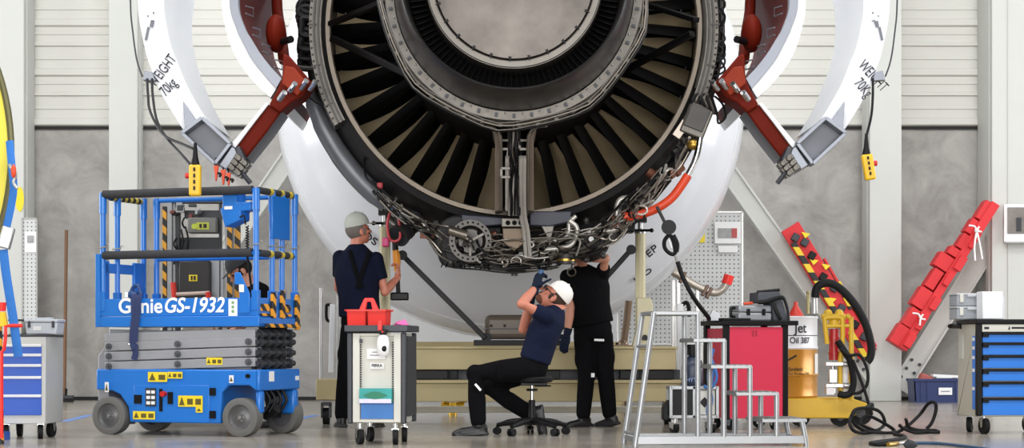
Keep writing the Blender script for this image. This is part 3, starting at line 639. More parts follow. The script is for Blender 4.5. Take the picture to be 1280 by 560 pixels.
# ================================================================ REVERSER COWLS
M_rbrown = mat('red_brown_primer', '#641a0d', .6, 0, .2, 3, spec=.1)
M_rim = mat('cowl_rim_grey', '#8b8f98', .4, .5, .1, 8)
M_cw = mat('cowl_face_white', '#e6e8f0', .35, 0, .03, 2)
def cowl(sgn, label):
    r = thing('reverser_cowl', label, 'engine cowl', (-sgn*2.6, 16.2, 3.4))
    def q(x, y, D=15.5): v = at(x, y, D); return Vector((CX+sgn*(v.x-CX), v.y, v.z))      # traced on the left half
    def qs(l, D=15.5, k=5): return smooth_path([q(x, y, D) for x, y in l], k)
    # outer skin: white stencilled face, white inner wall running back
    outer = [(240, -230), (205, -150), (182, -70), (172, 0), (181, 60), (192, 94), (203, 120), (221, 150), (231, 165)]
    inner = [(272, -230), (238, -150), (211, -70), (200, 0), (207, 51), (218, 81), (229, 108), (246, 138), (254, 150)]
    MB().slab(qs(outer), qs(inner), (0, .06, 0)).build('outer_face', M_cw, r, bevel=.004)
    o2 = [(x+3, y) for x, y in outer]
    MB().slab(qs(inner), qs([(x+5, y) for x, y in inner]), (0, 1.35, 0)).build('inner_wall', M_white, r, angle=60)
    MB().slab(qs(outer, 15.56), qs([(x+3, y) for x, y in outer], 15.56), (0, 1.34, 0)).build('outer_skin', M_white, r, angle=60)
    # lower white web down to the hinge beam
    MB().slab(qs([(231, 165), (252, 190), (271, 206)], 15.53, 3), qs([(254, 150), (272, 168), (290, 182)], 15.53, 3), (0, 1.2, 0)).build('lower_web', M_white, r)
    b = MB(); pr = [(229.7, 168), (255, 149), (290, 181), (271, 206)]
    for k in range(4):
        b.bar(q(*pr[k], 15.46), q(*pr[(k+1) % 4], 15.46), .03, .22, up=(0, 1, 0))
    b.build('beam_frame', M_rim, r, bevel=.004)
    MB().prism([q(x, y, 15.50) for x, y in ((230, 168), (255, 150), (289, 181), (271, 205))], (0, .03, 0)).build('beam_web', mat('beam_grey', '#6d7076', .45, .4, .1), r)
    b = MB(); b.prism([q(x, y, 15.4) for x, y in ((228.5, 126), (246, 152), (231, 164))], (0, .04, 0)); b.build('gusset', M_rim, r, bevel=.004)
    # inner fixed structure: white skin, grey rim, red-brown inner wall
    A = [(345, -230), (312, -150), (288, -70), (277.5, 0), (283, 39), (293.6, 69), (308.6, 92), (323.6, 109), (338, 122)]
    B = [(354, -230), (322, -150), (298, -70), (287, 0), (295.7, 36), (306, 58), (316, 76), (332, 96), (345, 111)]
    C_ = [(364, -230), (333, -150), (309, -70), (298, 0), (305, 32), (315, 50), (325, 66), (339, 84), (352.5, 98)]
    MB().slab(qs(A), qs(B), (0, 2.4, 0)).build('inner_barrel_skin', M_white, r, angle=60)
    MB().slab(qs(B, 15.48), qs(C_, 15.48), (0, .08, 0)).build('rim', M_rim, r, bevel=.003)
    MB().slab(qs(B, 15.57), qs([(x-1.5, y+.5) for x, y in C_], 15.57), (0, 2.35, 0)).build('red_liner', M_rbrown, r, angle=60)
    for x, y in ((303, 15), (312, 42), (324, 63), (339, 82)):
        b = MB(); p = q(x+4, y-3, 15.55); b.tube([p+Vector((0, 0, .03)), p+Vector((sgn*.05, .1, .03)), p+Vector((sgn*.05, .1, -.04)), p+Vector((0, 0, -.03))], .006, 6)
        b.build('edge_clip', M_rim, r)
    # red-brown hinge structure and arm
    pl = [(340, 88), (352, 98), (349, 60), (356, 51), (362, 70), (376, 86), (390, 103), (377, 120), (374, 128), (364, 127), (350, 141), (337, 132), (346, 115)]
    pl = [(352.5, 97), (354, 66), (362, 70), (390, 103), (377, 121), (364, 128), (350, 141), (336, 131), (346, 113)]
    MB().prism([q(x, y, 15.45) for x, y in pl], (0, .34, 0)).build('hinge_block', M_rbrown, r, bevel=.015)
    MB().prism([q(x, y, 15.38) for x, y in ((356, 82), (368, 84), (384, 103), (372, 120), (362, 112), (352, 104))], (0, .1, 0)).build('hinge_plate', mat('red_orange_primer', '#8a2c13', .55, 0, .2, 4, spec=.2), r, bevel=.01)
    b = MB(); b.slab([q(352, 140, 15.5), q(334, 165, 15.5), q(308, 198, 15.5)], [q(336, 130, 15.5), q(318, 153, 15.5), q(294, 185, 15.5)], (0, .3, 0)); b.build('arm', M_rbrown, r, bevel=.02)
    b = MB(); b.slab([q(336, 130, 15.47), q(318, 153, 15.47), q(294, 185, 15.47)], [q(332, 128, 15.47), q(314, 150, 15.47), q(288, 181, 15.47)], (0, .9, 0)); b.build('arm_skin', M_white, r, bevel=.005)
    b = MB(); b.slab([q(355, 141, 15.55), q(337, 167, 15.55), q(310, 201, 15.55)], [q(352, 140, 15.5), q(334, 165, 15.5), q(308, 198, 15.5)], (0, .3, 0)); b.build('arm_edge', M_rim, r)
    b = MB(); b.tube([q(351, -230, 17.4), q(348, -100, 17.3), q(346, 0, 17.2), q(351, 40, 16.9), q(355, 75, 16.2)], .05, 12, sm=4); b.build('rear_beam', M_rbrown, r)
    b = MB(); b.ell(q(345, 42, 15.9), (.085, .2, .16), 14); b.build('actuator_housing', M_rbrown, r)
    MB().cyl(q(353, 52, 15.8), q(364, 49, 15.7), .03, n=12).build('latch_pin', M_har, r)
    for x, y in ((362, 110), (376, 106.5), (387, 108), (349, 121)):
        p = q(x, y, 15.36); MB().cyl(p+Vector((0, .02, -.02)), p+Vector((sgn*.05, -.05, .03)), .024, n=12).build('hinge_pin', M_chrome, r)
    # latch clevises at the bottom
    mk = M_rim; d = (q(320, 222)-q(285, 190)).normalized(); nn = Vector((-d.z, 0, d.x))
    p0 = q(290, 193, 15.45)
    MB().prism([q(x, y, 15.36) for x, y in ((274, 206), (290, 183), (297, 190), (283, 212))], (0, .4, 0)).build('end_plate', M_rim, r, bevel=.006)
    for k in range(3):
        b = MB(); a = q(287+k*4, 207-k*6, 15.4); c = q(304+k*4, 221-k*6, 15.4)
        b.bar(a, c, .045, .12, up=(0, 1, 0)); b.cyl(a.lerp(c, .3)-Vector((0, .09, 0)), a.lerp(c, .3)-Vector((0, .05, 0)), .022, n=10); b.cyl(a.lerp(c, .75)-Vector((0, .09, 0)), a.lerp(c, .75)-Vector((0, .05, 0)), .022, n=10)
        b.build('latch_clevis', M_flange, r, bevel=.005)
    MB().prism([q(x, y, 15.35) for x, y in ((293, 186), (299, 182), (308, 199), (304, 206), (298, 198))], (0, .3, 0)).build('dark_clevis', M_dgrey, r, bevel=.01)
    b = MB(); b.tube([q(300, 213, 15.35), q(309, 224, 15.35), q(313, 229, 15.35)], .02, 8); b.build('latch_rod', M_dgrey, r)
    # small lifting lug with grey bracket on the outer edge
    MB().prism([q(x, y, 15.45) for x, y in ((181, 88), (190, 90), (194, 101), (178, 100))], (0, .1, 0)).build('lug', M_rim, r, bevel=.004)
    b = MB(); b.tube([q(163, -120, 15.5), q(163, 0, 15.5), q(166, 40, 15.5), (q(171, 75, 15.5)), q(178, 96, 15.5)], .007, 6, sm=4); b.build('lift_cable', M_dgrey, r)
    return r
def cowl_text(r, lines):
    for s, px, py, rz, sz in lines:
        a = math.radians(rz); X = Vector((math.cos(a), 0, math.sin(a))); nrm = Vector((0, -1, 0)); Y = nrm.cross(X)
        text(s, sz, M_ink, r, at(px, py, 15.49), basis=Matrix((X, Y, nrm)).transposed(), ext=.002, sx=.62, name='stencil_lettering')
rl = cowl(1, 'open white and red-brown engine cowl hanging left of the engine above the blue lift')
rr_ = cowl(-1, 'open white and red-brown engine cowl hanging right of the engine above the red cabinet')
cowl_text(rl, [('WEIGHT', 194, 110, 53, .125), ('70kg', 207, 121, 47, .125)])
cowl_text(rr_, [('WEIGHT', 1072, 82, -48, .125), ('70Kg', 1067, 104, -50, .125)])
M_ptxt = mat('small_print', '#70727a', .6)
for r, x0, sg in ((rl, 183, 1), (rr_, 1100, -1)):
    for (px, py, wd, hd) in ((x0+1, 42, .02, .11), (x0-4 if sg < 0 else x0+7, 30, .03, .05), (x0+sg*2, 20, .012, .012), (x0+sg*9, 16, .012, .014), (x0+sg*8, 26, .03, .01)):
        MB().box(at(px, py, 15.485), (wd, .006, hd), Matrix.Rotation(math.radians(12*sg), 3, 'Y')).build('printed_note', M_ptxt, r)
# red clips hanging under the left cowl
for k, (x, y, ln) in enumerate(((270, 207, 19), (279, 212, 19), (285.5, 216, 16))):
    r = thing('red_clip', 'orange-red hanging latch tag under the left cowl, %s of the three' % ('leftmost', 'middle', 'rightmost')[k], 'clip', at(x, y+ln, 15.3), 0, 'red latch tags under the left cowl')
    MB().prism([at(x-3.5, y, 15.28), at(x+3, y, 15.28), at(x+2, y+ln*.45, 15.28), at(x+.7, y+ln, 15.28), at(x-1, y+ln, 15.28), at(x-2, y+ln*.45, 15.28)], (0, .03, 0)).build('flag', mat('orange_red', '#dc4a22', .45), r, bevel=.004)
    MB().tube([at(x+2, y+ln*.5, 15.28), at(x+6, y+ln*.55, 15.28), at(x+4, y+ln*.75, 15.28)], .01, 6, sm=3).build('hook', M_har, r)
    MB().tube([at(x, y-9, 15.5), at(x, y+2, 15.3)], .008, 6).build('cord', M_har, r)
# crane pendants
def pendant(x, y0, y1, D, cables, label, tilt):
    r = thing('pendant_control', label, 'pendant control', at(x, y1, D))
    a = at(x, y0, D); c = at(x+tilt, y1, D); ym = mat('pendant_yellow', '#e8b81c', .4)
    MB().bar(a, c, .09, .075, up=(0, 1, 0)).build('housing', ym, r, bevel=.015)
    b = MB(); d = (c-a)
    for t in (.1, .3, .5, .7): b.bar(a+d*t+Vector((0, -.046, 0)), a+d*(t+.12)+Vector((0, -.046, 0)), .014, .02, up=(0, 1, 0))
    b.build('buttons', M_black, r, bevel=.003)
    s = 1 if x > 600 else -1
    MB().cyl(a+d*.35, a+d*.35+Vector((s*.075, 0, 0)), .022, n=12).build('stop_button', mat('stop_red', '#c02018', .4), r)
    b = MB(); b.tube([a+Vector((0, 0, .17)), a+Vector((0, 0, .06)), a], [.012, .022, .036], 12); b.build('cable_boot', M_black, r)
    for cb in cables: MB().tube([at(px, py, D+(15.45-D)*(1-i/(len(cb)-1))) for i, (px, py) in enumerate(cb)], .011, 7, sm=5).build('cable', M_black, r)
pendant(244, 206, 245, 14.55, [[(184, 99), (185, 118), (188, 140), (204, 168), (228, 180), (242, 186)], [(190, 99), (191, 120), (196, 150), (208, 172), (226, 192), (240, 208)]], 'yellow crane pendant control hanging over the blue lift rail', 0)
pendant(1083, 193, 225, 15.35, [[(1091, 98), (1091, 120), (1089, 145), (1083, 170)]], 'yellow crane pendant control hanging below the right cowl', 5)
# ================================================================ SCISSOR LIFT
LA = math.radians(20)
FR = Vector((-320/F*14.65, 14.65, 0)); U = Vector((math.cos(LA), -math.sin(LA), 0)); V = Vector((math.sin(LA), math.cos(LA), 0))
LL, LW = 1.443, .707
Lc = FR-U*LL/2+V*LW/2
M_blue = mat('lift_blue', '#1a70c8', .35, 0, .05, 4, coat=.2)
M_sleeve = mat('foam_sleeve', '#2f2f33', .85, 0, .2, 12, .3)
M_arm = mat('scissor_grey', '#9a9ba0', .45, .2, .1, 6)
M_mastb = mat('bolt_grey', '#62636a', .4, .5)
M_tyre = mat('grey_tyre', '#63625f', .75, 0, .15, 10)
M_ytape = mat('yellow_tape', '#c9b33a', .5, 0, .1)
lift = thing('scissor_lift', 'blue scissor lift with lowered railed platform and grey wheels', 'scissor lift', Lc, -LA)
FY = -LW/2; X0, X1 = -LL/2, LL/2
def fx(px):                                # front-face column -> local x
    k = (px-640)/F                         # X = k*Y on the front plane
    A_ = FR-U*LL; t = (k*A_.y-A_.x)/(U.x-k*U.y); return X0+t
def ey(px):                                # end-face column -> local y
    k = (px-640)/F; t = (k*FR.y-FR.x)/(V.x-k*V.y); return FY+t
def LB(name, mt, f, par=None, **k):
    b = MB(); f(b); return b.build(name, mt, par or lift, world=False, **k)
# chassis with a wheel arch at the front right
def f(b):
    zt, zb = .525, .10
    xa = fx(277)
    prof = [(X0, zt), (X1+.02, zt), (X1+.02, .36), (xa+.30, .36), (xa+.24, .40), (xa+.06, .40), (xa, .34), (xa-.01, zb), (fx(162), zb), (fx(160), .22), (fx(150), .32), (fx(140), .35), (X0, .36)]
    b.prism([(x, FY, z) for x, z in prof], (0, .05, 0)); b.prism([(x, -FY-.05, z) for x, z in prof], (0, .05, 0))
    b.bb(X0, X1+.02, FY+.04, -FY-.04, .42, .52); b.bb(fx(165), xa-.02, FY+.04, -FY-.04, .11, .4)
    b.bb(X1-.01, X1+.03, FY, -FY, .36, .525)
LB('chassis', M_blue, f, bevel=.012)
def f(b): b.bb(fx(168), fx(262), FY-.008, FY, .105, .40)
door = LB('battery_door', M_blue, f, bevel=.006)
for z in (.35, .17):
    def f(b): b.bb(fx(263), fx(270), FY-.016, FY+.01, z-.03, z+.03)
    LB('hinge', M_black, f, door)
def f(b): b.bb(fx(169), fx(178), FY-.02, FY-.006, .25, .32)
LB('charger_port', M_black, f, door)
def f(b): b.bb(fx(183), fx(196), FY-.016, FY-.006, .23, .375)
gp_ = LB('gauge_panel', M_dgrey, f, door)
def f(b):
    for i in range(2):
        for j in range(3): b.bb(fx(184.5+i*6), fx(189+i*6), FY-.02, FY-.015, .245+j*.043, .27+j*.043)
LB('gauges', M_wlabel, f, gp_)
def f(b): b.cyl((fx(206.5), FY-.008, .33), (fx(206.5), FY-.05, .33), .022, n=16)
LB('stop_button', mat('stop_red', '#c02018'), f, door)
def f(b):
    b.bb(fx(200), fx(204), FY-.014, FY-.006, .19, .37); b.bb(fx(211), fx(217), FY-.02, FY-.006, .25, .345)
LB('switches', M_black, f, door)
def lab(x0, x1, z0, z1, y=FY-.011, m_=M_label, par=None, fig=2):
    def f(b): b.bb(fx(x0), fx(x1), y-.002, y, z0, z1)
    o = LB('warning_label', m_, f, par)
    def f(b):
        for k in range(fig):
            xa = fx(x0)+(fx(x1)-fx(x0))*(k+.12)/fig; xb = fx(x0)+(fx(x1)-fx(x0))*(k+.80)/fig; c = (xa+xb)/2
            if k == 0: b.prism([(xa, y-.004, z0+.012), (xb, y-.004, z0+.012), (c, y-.004, z1-.01)], (0, .002, 0))
            else: b.bb(xa, xb, y-.004, y-.002, z0+.2*(z1-z0), z0+.72*(z1-z0))
    LB('warning_symbol', mat('label_symbol', '#5c5120', .6), f, o)
lab(186, 210, .425, .503, fig=2); lab(210.5, 229, .452, .505, fig=3)
lab(224, 254.5, .23, .318, par=door, y=FY-.014, fig=3); lab(246, 254.5, .185, .229, par=door, y=FY-.014, fig=1)
lab(167.5, 195, .125, .19, par=door, y=FY-.014, fig=3)
lab(257, 277, .562, .618, y=FY+.015, fig=3)
lab(132, 137, .34, .42, m_=M_wlabel, fig=1); lab(287.5, 293, .42, .48, m_=M_wlabel, fig=1)
def f(b): b.box((X1+.033, ey(335), .47), (.004, .08, .08))
LB('end_label', M_wlabel, f)
def f(b): b.box((X1+.033, ey(367), .45), (.004, .06, .035))
LB('end_label', M_wlabel, f)
def f(b): b.tube([(fx(310)+.016*math.cos(a), FY-.004, .475+.012*math.sin(a)) for a in [k*PI/6 for k in range(12)]], .006, 6, closed=True); b.box((fx(310), FY-.004, .475), (.04, .006, .02))
LB('lock_slot', M_black, f)
# wheels
def wheel(x, y, steer=0, s=-1):
    R_ = Matrix.Rotation(steer, 3, 'Z'); c = Vector((x, y, .152)); ax = R_ @ Vector((0, 1, 0))
    b = MB(); b.lathe([(-.055, .10), (-.058, .135), (-.05, .152), (.05, .152), (.058, .135), (.055, .10)], (0, 0, 0), 40, closed=True); b.bm.transform(Matrix.Translation(c) @ R_.to_4x4())
    o = b.build('wheel', M_tyre, lift, world=False)
    b = MB(); b.lathe([(s*.03, .0), (s*.03, .035), (s*.02, .045), (s*.015, .085), (s*.045, .105), (-s*.03, .105), (-s*.03, 0)], (0, 0, 0), 32); b.bm.transform(Matrix.Translation(c) @ R_.to_4x4()); b.build('rim', mat('rim_grey', '#6f6f70', .45, .4, .1), o, world=False)
    b = MB(); b.lathe([(s*.055, 0), (s*.055, .014), (s*.03, .018)], (0, 0, 0), 10)
    for k in range(5): b.ell((.03*math.cos(k*2*PI/5), s*.036, .03*math.sin(k*2*PI/5)), .006, 5)
    b.bm.transform(Matrix.Translation(c) @ R_.to_4x4()); b.build('hub', M_chrome, o, world=False)
    return o
wheel(fx(137)+.01, FY+.02); wheel(fx(302), FY+.02); wheel(fx(137)+.01, -FY-.02, 0, 1); wheel(X1-.10, -FY-.02, math.radians(-8), 1)
def f(b):
    b.bar((X1-.12, FY+.1, .16), (X1-.12, -FY-.1, .16), .06, .06); b.cyl((X1-.12, 0, .16), (X1+.0, 0, .22), .05)
    for y in (-.14, -.05, .06, .15): b.tube([(X1-.05, y, .38), (X1+.0, y+.02, .28), (X1-.04, y-.02, .18)], .014, 8, sm=4)
LB('steering_axle', M_black, f, bevel=.006)
for q in ((X1-.1, X1+.03, -FY-.1, -FY-.02, .16, .36), (X1-.02, X1+.03, FY+.02, FY+.10, .18, .36)):
    def f(b): b.bb(*q)
    LB('axle_yoke', M_blue, f, bevel=.02)
# grey entry step box at the left end
def f(b): b.prism([(X0-.08, -.2, .06), (X0-.08, -.2, .63), (X0-.02, -.2, .70), (X0+.02, -.2, .70), (X0+.02, -.2, .06)], (0, .42, 0))
LB('entry_ladder', M_arm, f, bevel=.008)
# scissor arms
ZL = [(.575, .085), (.655, .085), (.735, .085), (.81, .07)]
def arm(z0, z1, y, h, name='scissor_arm'):
    def f(b): b.bar((X0+.07, y, z0), (X1-.02, y, z1), .05, h, up=(0, 0, 1))
    return LB(name, M_arm, f, bevel=.006)
for y in (FY+.04, -FY-.04):
    for k, (z0, z1) in enumerate(((.545, .585), (.625, .665), (.705, .745), (.775, .81))):
        o = arm(z0, z1, y, .072)
        if y < 0 and k < 3 or y > 0 and k == 0:
            for t in (.035, .5, .965):
                def f(b):
                    c = Vector((X0+.07+(X1-X0-.09)*t, y-.03, z0+(z1-z0)*t)); b.cyl(c, c+Vector((0, -.02, 0)), .026, n=8); b.cyl(c, c+Vector((0, -.035, 0)), .012, n=8)
                LB('pivot_bolt', M_mastb, f, o)
    y2 = y*.78
    for k, (z0, z1) in enumerate(((.585, .545), (.665, .625), (.745, .705), (.815, .785))): arm(z0, z1, y2, .06)
for k, z in enumerate((.57, .655, .74, .80)):
    def f(b):
        b.cyl((X1-.015, FY+.03, z), (X1-.015, -FY-.03, z), .024, n=12)
        for y in (-.28, -.16, -.02, .1, .22): b.cyl((X1-.015, y, z), (X1-.015, y+.03, z), .04, n=12)
    LB('cross_tube', M_dgrey, f)
def f(b): b.bb(X1-.05, X1-.03, FY+.02, -FY-.02, .53, .84)
LB('scissor_end', M_black, f)
# platform
ZP0, ZP1, ZT = .862, .935, 1.087
def f(b): b.bb(X0, X1+.03, FY, -FY, ZP0, ZP0+.03); b.bb(X0, X1+.03, FY-.008, FY+.02, ZP0, ZP1+.01); b.bb(X0, X1+.03, -FY-.02, -FY, ZP0, ZP1); b.bb(X1, X1+.03, FY, -FY, ZP0, ZP1); b.bb(X0, X0+.03, FY, -FY, ZP0, ZP1)
LB('platform_deck', M_blue, f, bevel=.006)
def f(b): b.bb(X0+.035, X1, FY, FY+.015, ZP1+.012, ZT)
tb = LB('toe_board', M_blue, f, bevel=.004)
def f(b): b.bb(X0+.035, X1, -FY-.015, -FY, ZP1+.01, ZT)
LB('toe_board', M_blue, f, bevel=.004)
def f(b): b.bb(X1-.0, X1+.015, FY, -FY, ZP1, ZT)
LB('toe_board', M_blue, f, bevel=.004)
def f(b): b.bb(X0, X0+.04, FY-.012, FY+.03, ZP0, 1.45)
LB('corner_channel', M_blue, f, bevel=.004)
text('Genie', .165, mat('letter_white', '#f2f2f2', .4), lift, (fx(148), FY-.003, ZP1+.040), world=False, bold=.003, sx=1.02)
text('GS-1932', .165, mat('letter_white', ''if 0 else '#f2f2f2'), lift, (fx(204.5), FY-.003, ZP1+.042), world=False, bold=.003, shear=.22, sx=.93)
def f(b): b.bb(fx(286), fx(297), FY-.006, FY, ZP1+.01, ZT-.01)
o = LB('instruction_label', M_wlabel, f)
def f(b):
    for k in range(3): b.cyl((fx(291.5), FY-.008, ZP1+.045+k*.035), (fx(291.5), FY-.006, ZP1+.045+k*.035), .012, n=10)
LB('green_symbol', mat('symbol_green', '#7aa070', .5), f, o)
# rails
def post(x, y, z0=ZT-.1, z1=1.945, r_=.023, dx=0):
    b = MB(); b.tube([(x+dx, y, z0), (x, y, z1-.5), (x, y, z1)], r_, 12); b.tube([(x, y, z1-.17), (x, y, z1-.005)], r_*1.3, 12)
    o = b.build('post', M_blue, lift, world=False)
    b = MB(); b.bb(x-.028+dx, x+.028+dx, y-.026, y+.026, z0, z0+.16); b.build('post_socket', M_blue, o, world=False, bevel=.004)
    b = MB(); b.cyl((x-.03, y-.025, 1.50), (x+.05, y-.025, 1.505), .006, n=6); b.tube([(x+.03, y-.02, 1.5), (x+.06, y-.03, 1.53), (x+.075, y-.03, 1.515)], .004, 5); b.build('pin', M_steel, o, world=False)
post(fx(127), FY+.02); post(X1-.01, FY+.02)
post(X0+.03, FY+.27, dx=.0); post(X0+.03, -FY-.03); post(X0+.15, -FY-.02)
post(X1-.01, FY+.29); post(X1-.01, FY+.46); post(X1-.01, -FY-.02)
def rail(p0, p1, mt, r_, name='rail', par=None):
    b = MB(); b.tube([p0, p1], r_, 12); return b.build(name, mt, par or lift, world=False)
for z in (1.925, 1.435):
    fr_ = rail((X0+.03, FY+.02, z), (X1-.01, FY+.02, z), M_blue, .016); rail((X0+.06, FY+.02, z+.004), (X1-.04, FY+.02, z+.004), M_sleeve, .034, 'foam_sleeve', fr_)
    rail((X0+.15, -FY-.02, z), (X1-.01, -FY-.02, z), M_blue, .019)
    er = rail((X1-.01, FY+.02, z), (X1-.01, -FY-.02, z), M_blue, .016); rail((X1-.01, FY+.06, z+.003), (X1-.01, -FY-.08, z+.003), M_sleeve, .028, 'foam_sleeve', er)
    for y in (.28, .52, .70): rail((X1-.01, FY+y*.8, z+.003), (X1-.01, FY+y*.8+.05, z+.003), M_ytape, .030, 'yellow_band', er)
er = rail((X0+.03, FY+.02, 1.915), (X0+.03, -FY-.03, 1.915), M_blue, .016)
rail((X0+.03, FY+.16, 1.917), (X0+.03, -FY-.08, 1.917), stripe('rail_tape', '#c9b33a', '#1b1b1d', (0, 1, 0), 12), .026, 'tape', er)
# left end gate panel, dark blue plates
M_blue2 = M_blue
def f(b): b.bb(X0+.02, X0+.04, FY+.05, -FY-.05, 1.30, 1.38); b.bb(X0+.02, X0+.05, -FY-.2, -FY-.02, ZT-.05, 1.40); b.bb(X0+.02, X0+.04, FY+.06, FY+.14, ZT-.05, 1.4)
LB('gate_panel', M_blue2, f, bevel=.006)
def f(b): b.bb(X1+.005, X1+.02, FY+.24, -FY-.16, 1.56, 1.90)
LB('manual_holder', M_blue2, f, bevel=.006)
# control box on the front rail
def f(b):
    b.prism([(fx(273), FY+.06, 1.93), (fx(291), FY+.06, 1.93), (fx(291), FY+.06, 1.84), (fx(309), FY+.06, 1.84), (fx(309), FY+.06, 1.77), (fx(296), FY+.06, 1.77), (fx(296), FY+.06, 1.70), (fx(276), FY+.06, 1.645), (fx(270), FY+.06, 1.79), (fx(273), FY+.06, 1.8)], (0, .16, 0))
cb = LB('control_box', M_blue, f, bevel=.01)
def f(b): b.bb(fx(276), fx(286), FY+.055, FY+.06, 1.785, 1.81)
LB('box_label', M_wlabel, f, cb)
def f(b):
    b.tube([(fx(296), FY+.05, 1.72), (fx(302), FY+.04, 1.73), (fx(304), FY+.04, 1.66)], .007, 6, sm=4)
    b.tube([(fx(306)+.012*math.cos(k*1.05), FY+.04+.012*math.sin(k*1.05), 1.65-k*.0035) for k in range(66)], .005, 5)
    b.tube([(fx(306), FY+.04, 1.42), (fx(309), FY+.03, 1.3), (fx(313), FY+.03, 1.12)], .01, 6)
LB('coiled_cord', M_black, f, cb)
# hazard-striped posts at the right end
M_hz2 = stripe('hazard_post', '#e29a22', '#17171a', (0, .8, 1), 8.5)
for y, z1, z0 in ((.20, 1.12, .93), (.36, 1.14, .93), (.62, 1.11, .84)):
    def f(b): b.bb(X1+.02, X1+.045, FY+y, FY+y+.06, z0, z1); b.bb(X1+.02, X1+.045, FY+y+.01, FY+y+.05, z1, z1+.015)
    LB('hazard_post', M_hz2, f, bevel=.004)
def f(b): b.bb(X1+.03, X1+.05, FY+.09, FY+.68, .855, .885); b.bb(X1+.02, X1+.035, FY+.03, FY+.18, .945, .965); b.bb(X1+.02, X1+.035, FY+.42, FY+.55, .945, .965)
LB('hazard_strip', M_hz2, f, bevel=.003)
def f(b): b.bb(X1+.016, X1+.022, FY+.04, FY+.19, .985, 1.04); b.ell((X1+.02, FY+.5, 1.01), (.01, .06, .035), 8)
LB('hazard_panel', M_hz2, f)
# light blue bracket with latch at front right
def f(b): b.prism([(fx(294), FY-.012, 1.285), (fx(301), FY-.012, 1.285), (fx(313), FY-.012, 1.12), (fx(313), FY-.012, ZP1+.03), (fx(300), FY-.012, ZP1+.03), (fx(300), FY-.012, 1.19), (fx(294), FY-.012, 1.19)], (0, .01, 0))
bk = LB('corner_bracket', M_blue, f, bevel=.004)
def f(b): b.bb(fx(300), fx(306), FY-.016, FY-.012, 1.13, 1.19)
LB('bracket_label', M_wlabel, f, bk)
# strap and buckle draped over the toe board: a thing of its own
st = thing('ratchet_strap', 'dark blue ratchet strap draped over the white lettering of the lift', 'strap', Lc+U*fx(171)+V*(FY-.03)+Vector((0, 0, .62)))
def ls(x, z, dy=-.02): return Lc+U*fx(x)+V*(FY+dy)+Vector((0, 0, z))
Ms = mat('strap_navy', '#27335c', .8, 0, .15, 20)
b = MB()
pa = [ls(170, 1.12, .0), ls(170, 1.09, -.03), ls(171, .95, -.035), ls(169, .85, -.035), ls(168, .74, -.03), ls(171, .66, -.02), ls(169, .60, -.02)]
b.tube(smooth_path(pa, 5), .026, 8, el=.14, up=(1, 0, 0)); b.tube(smooth_path([p+U*.045 if i < 2 else p+U*.03 for i, p in enumerate(pa)][:5], 5), .02, 8, el=.16, up=(1, 0, 0))
b.ell(ls(170, .70), (.03, .012, .035), 8)
b.build('webbing', Ms, st)
b = MB(); b.ell(ls(165, 1.12, .02), (.05, .03, .035), 10); b.tube([ls(161, 1.11, .02), ls(165, 1.18, .02), ls(171, 1.19, .02), ls(175, 1.12, .02)], .016, 8, sm=4); b.build('reel', mat('strap_blue_buckle', '#1c3f78', .4), st)
b = MB(); b.box(ls(158, 1.12, .02), (.04, .03, .04)); b.box(ls(166, .725, -.02), (.05, .015, .012)); b.build('buckle', M_chrome, st, bevel=.004)

# ---------------------------------------------------------------- grey mast machine behind the lift
D = 17.6; mm_ = thing('mast_machine', 'tall grey lifting machine with hazard-striped posts standing behind the blue lift', 'mast lift', at(255, 434+1645/D, D))
def wx(px): return at(px, 0, D).x
def wz(py): return at(0, py, D).z
def W_(name, mt, par, *bs, **k):
    b = MB()
    for x0, x1, y0, y1, d0, d1 in bs: b.bb(wx(x0), wx(x1), D+d0, D+d1, wz(y1), wz(y0))
    return b.build(name, mt, par, **k)
M_mast = mat('mast_grey', '#96999e', .4, .3, .08)
M_hz3 = stripe('hazard_mast', '#e0a02c', '#1a1a1c', (.9, 0, 1), 7)
W_('base', M_dgrey, mm_, (205, 310, 505, 527, -.1, .6), bevel=.02)
for x in (209, 281): W_('mast', M_mast, mm_, (x, x+6, 252, 505, 0, .08), (x+8, x+10, 252, 505, .02, .08), bevel=.004)
W_('striped_post', M_hz3, mm_, (203, 208, 258, 505, 0, .05)); W_('striped_post', M_hz3, mm_, (284, 290, 275, 505, -.02, .03)); W_('striped_post', M_hz3, mm_, (292, 299, 270, 505, .05, .1))
W_('inner_mast', M_dgrey, mm_, (219, 224, 250, 500, .02, .1), (273, 276, 252, 500, .02, .1), (215, 285, 250, 254, 0, .1), (228, 275, 262, 272, .1, .2), bevel=.005)
W_('grey_panel', M_mast, mm_, (262, 279, 325, 400, .02, .05))
W_('control_cabinet', mat('cabinet_grey', '#6d6e6c', .45, .2, .06), mm_, (237, 273, 273, 292, -.12, .05), bevel=.01)
o = W_('cabinet_label', mat('label_lime', '#b9c040', .5), mm_, (248, 264, 279, 288, -.125, -.12)); W_('label_symbol', M_ink, mm_, (252, 255, 281, 286, -.13, -.125), (257, 261, 281, 286, -.13, -.125))
b = MB(); p = at(243, 283, D-.12); b.cyl(p+Vector((0, -.01, 0)), p, .026, n=16); b.build('round_sign', mat('sign_lime', '#b8c83c', .5), mm_)
b = MB(); b.ell(at(236, 296, D), (.02, .02, .02), 6)
W_('black_cabinet', mat('cabinet_black', '#242224', .5, 0, .1), mm_, (226, 264, 327, 378, -.1, .15), bevel=.01)
o = W_('yellow_label', M_label, mm_, (238.5, 249, 344, 352, -.106, -.1))
W_('label_symbol', M_ink, mm_, (241, 243, 345.5, 350.5, -.112, -.106), (244.5, 247, 345.5, 350.5, -.112, -.106))
W_('cross_beam', M_dgrey, mm_, (222, 272, 296, 326, .1, .2), bevel=.006)
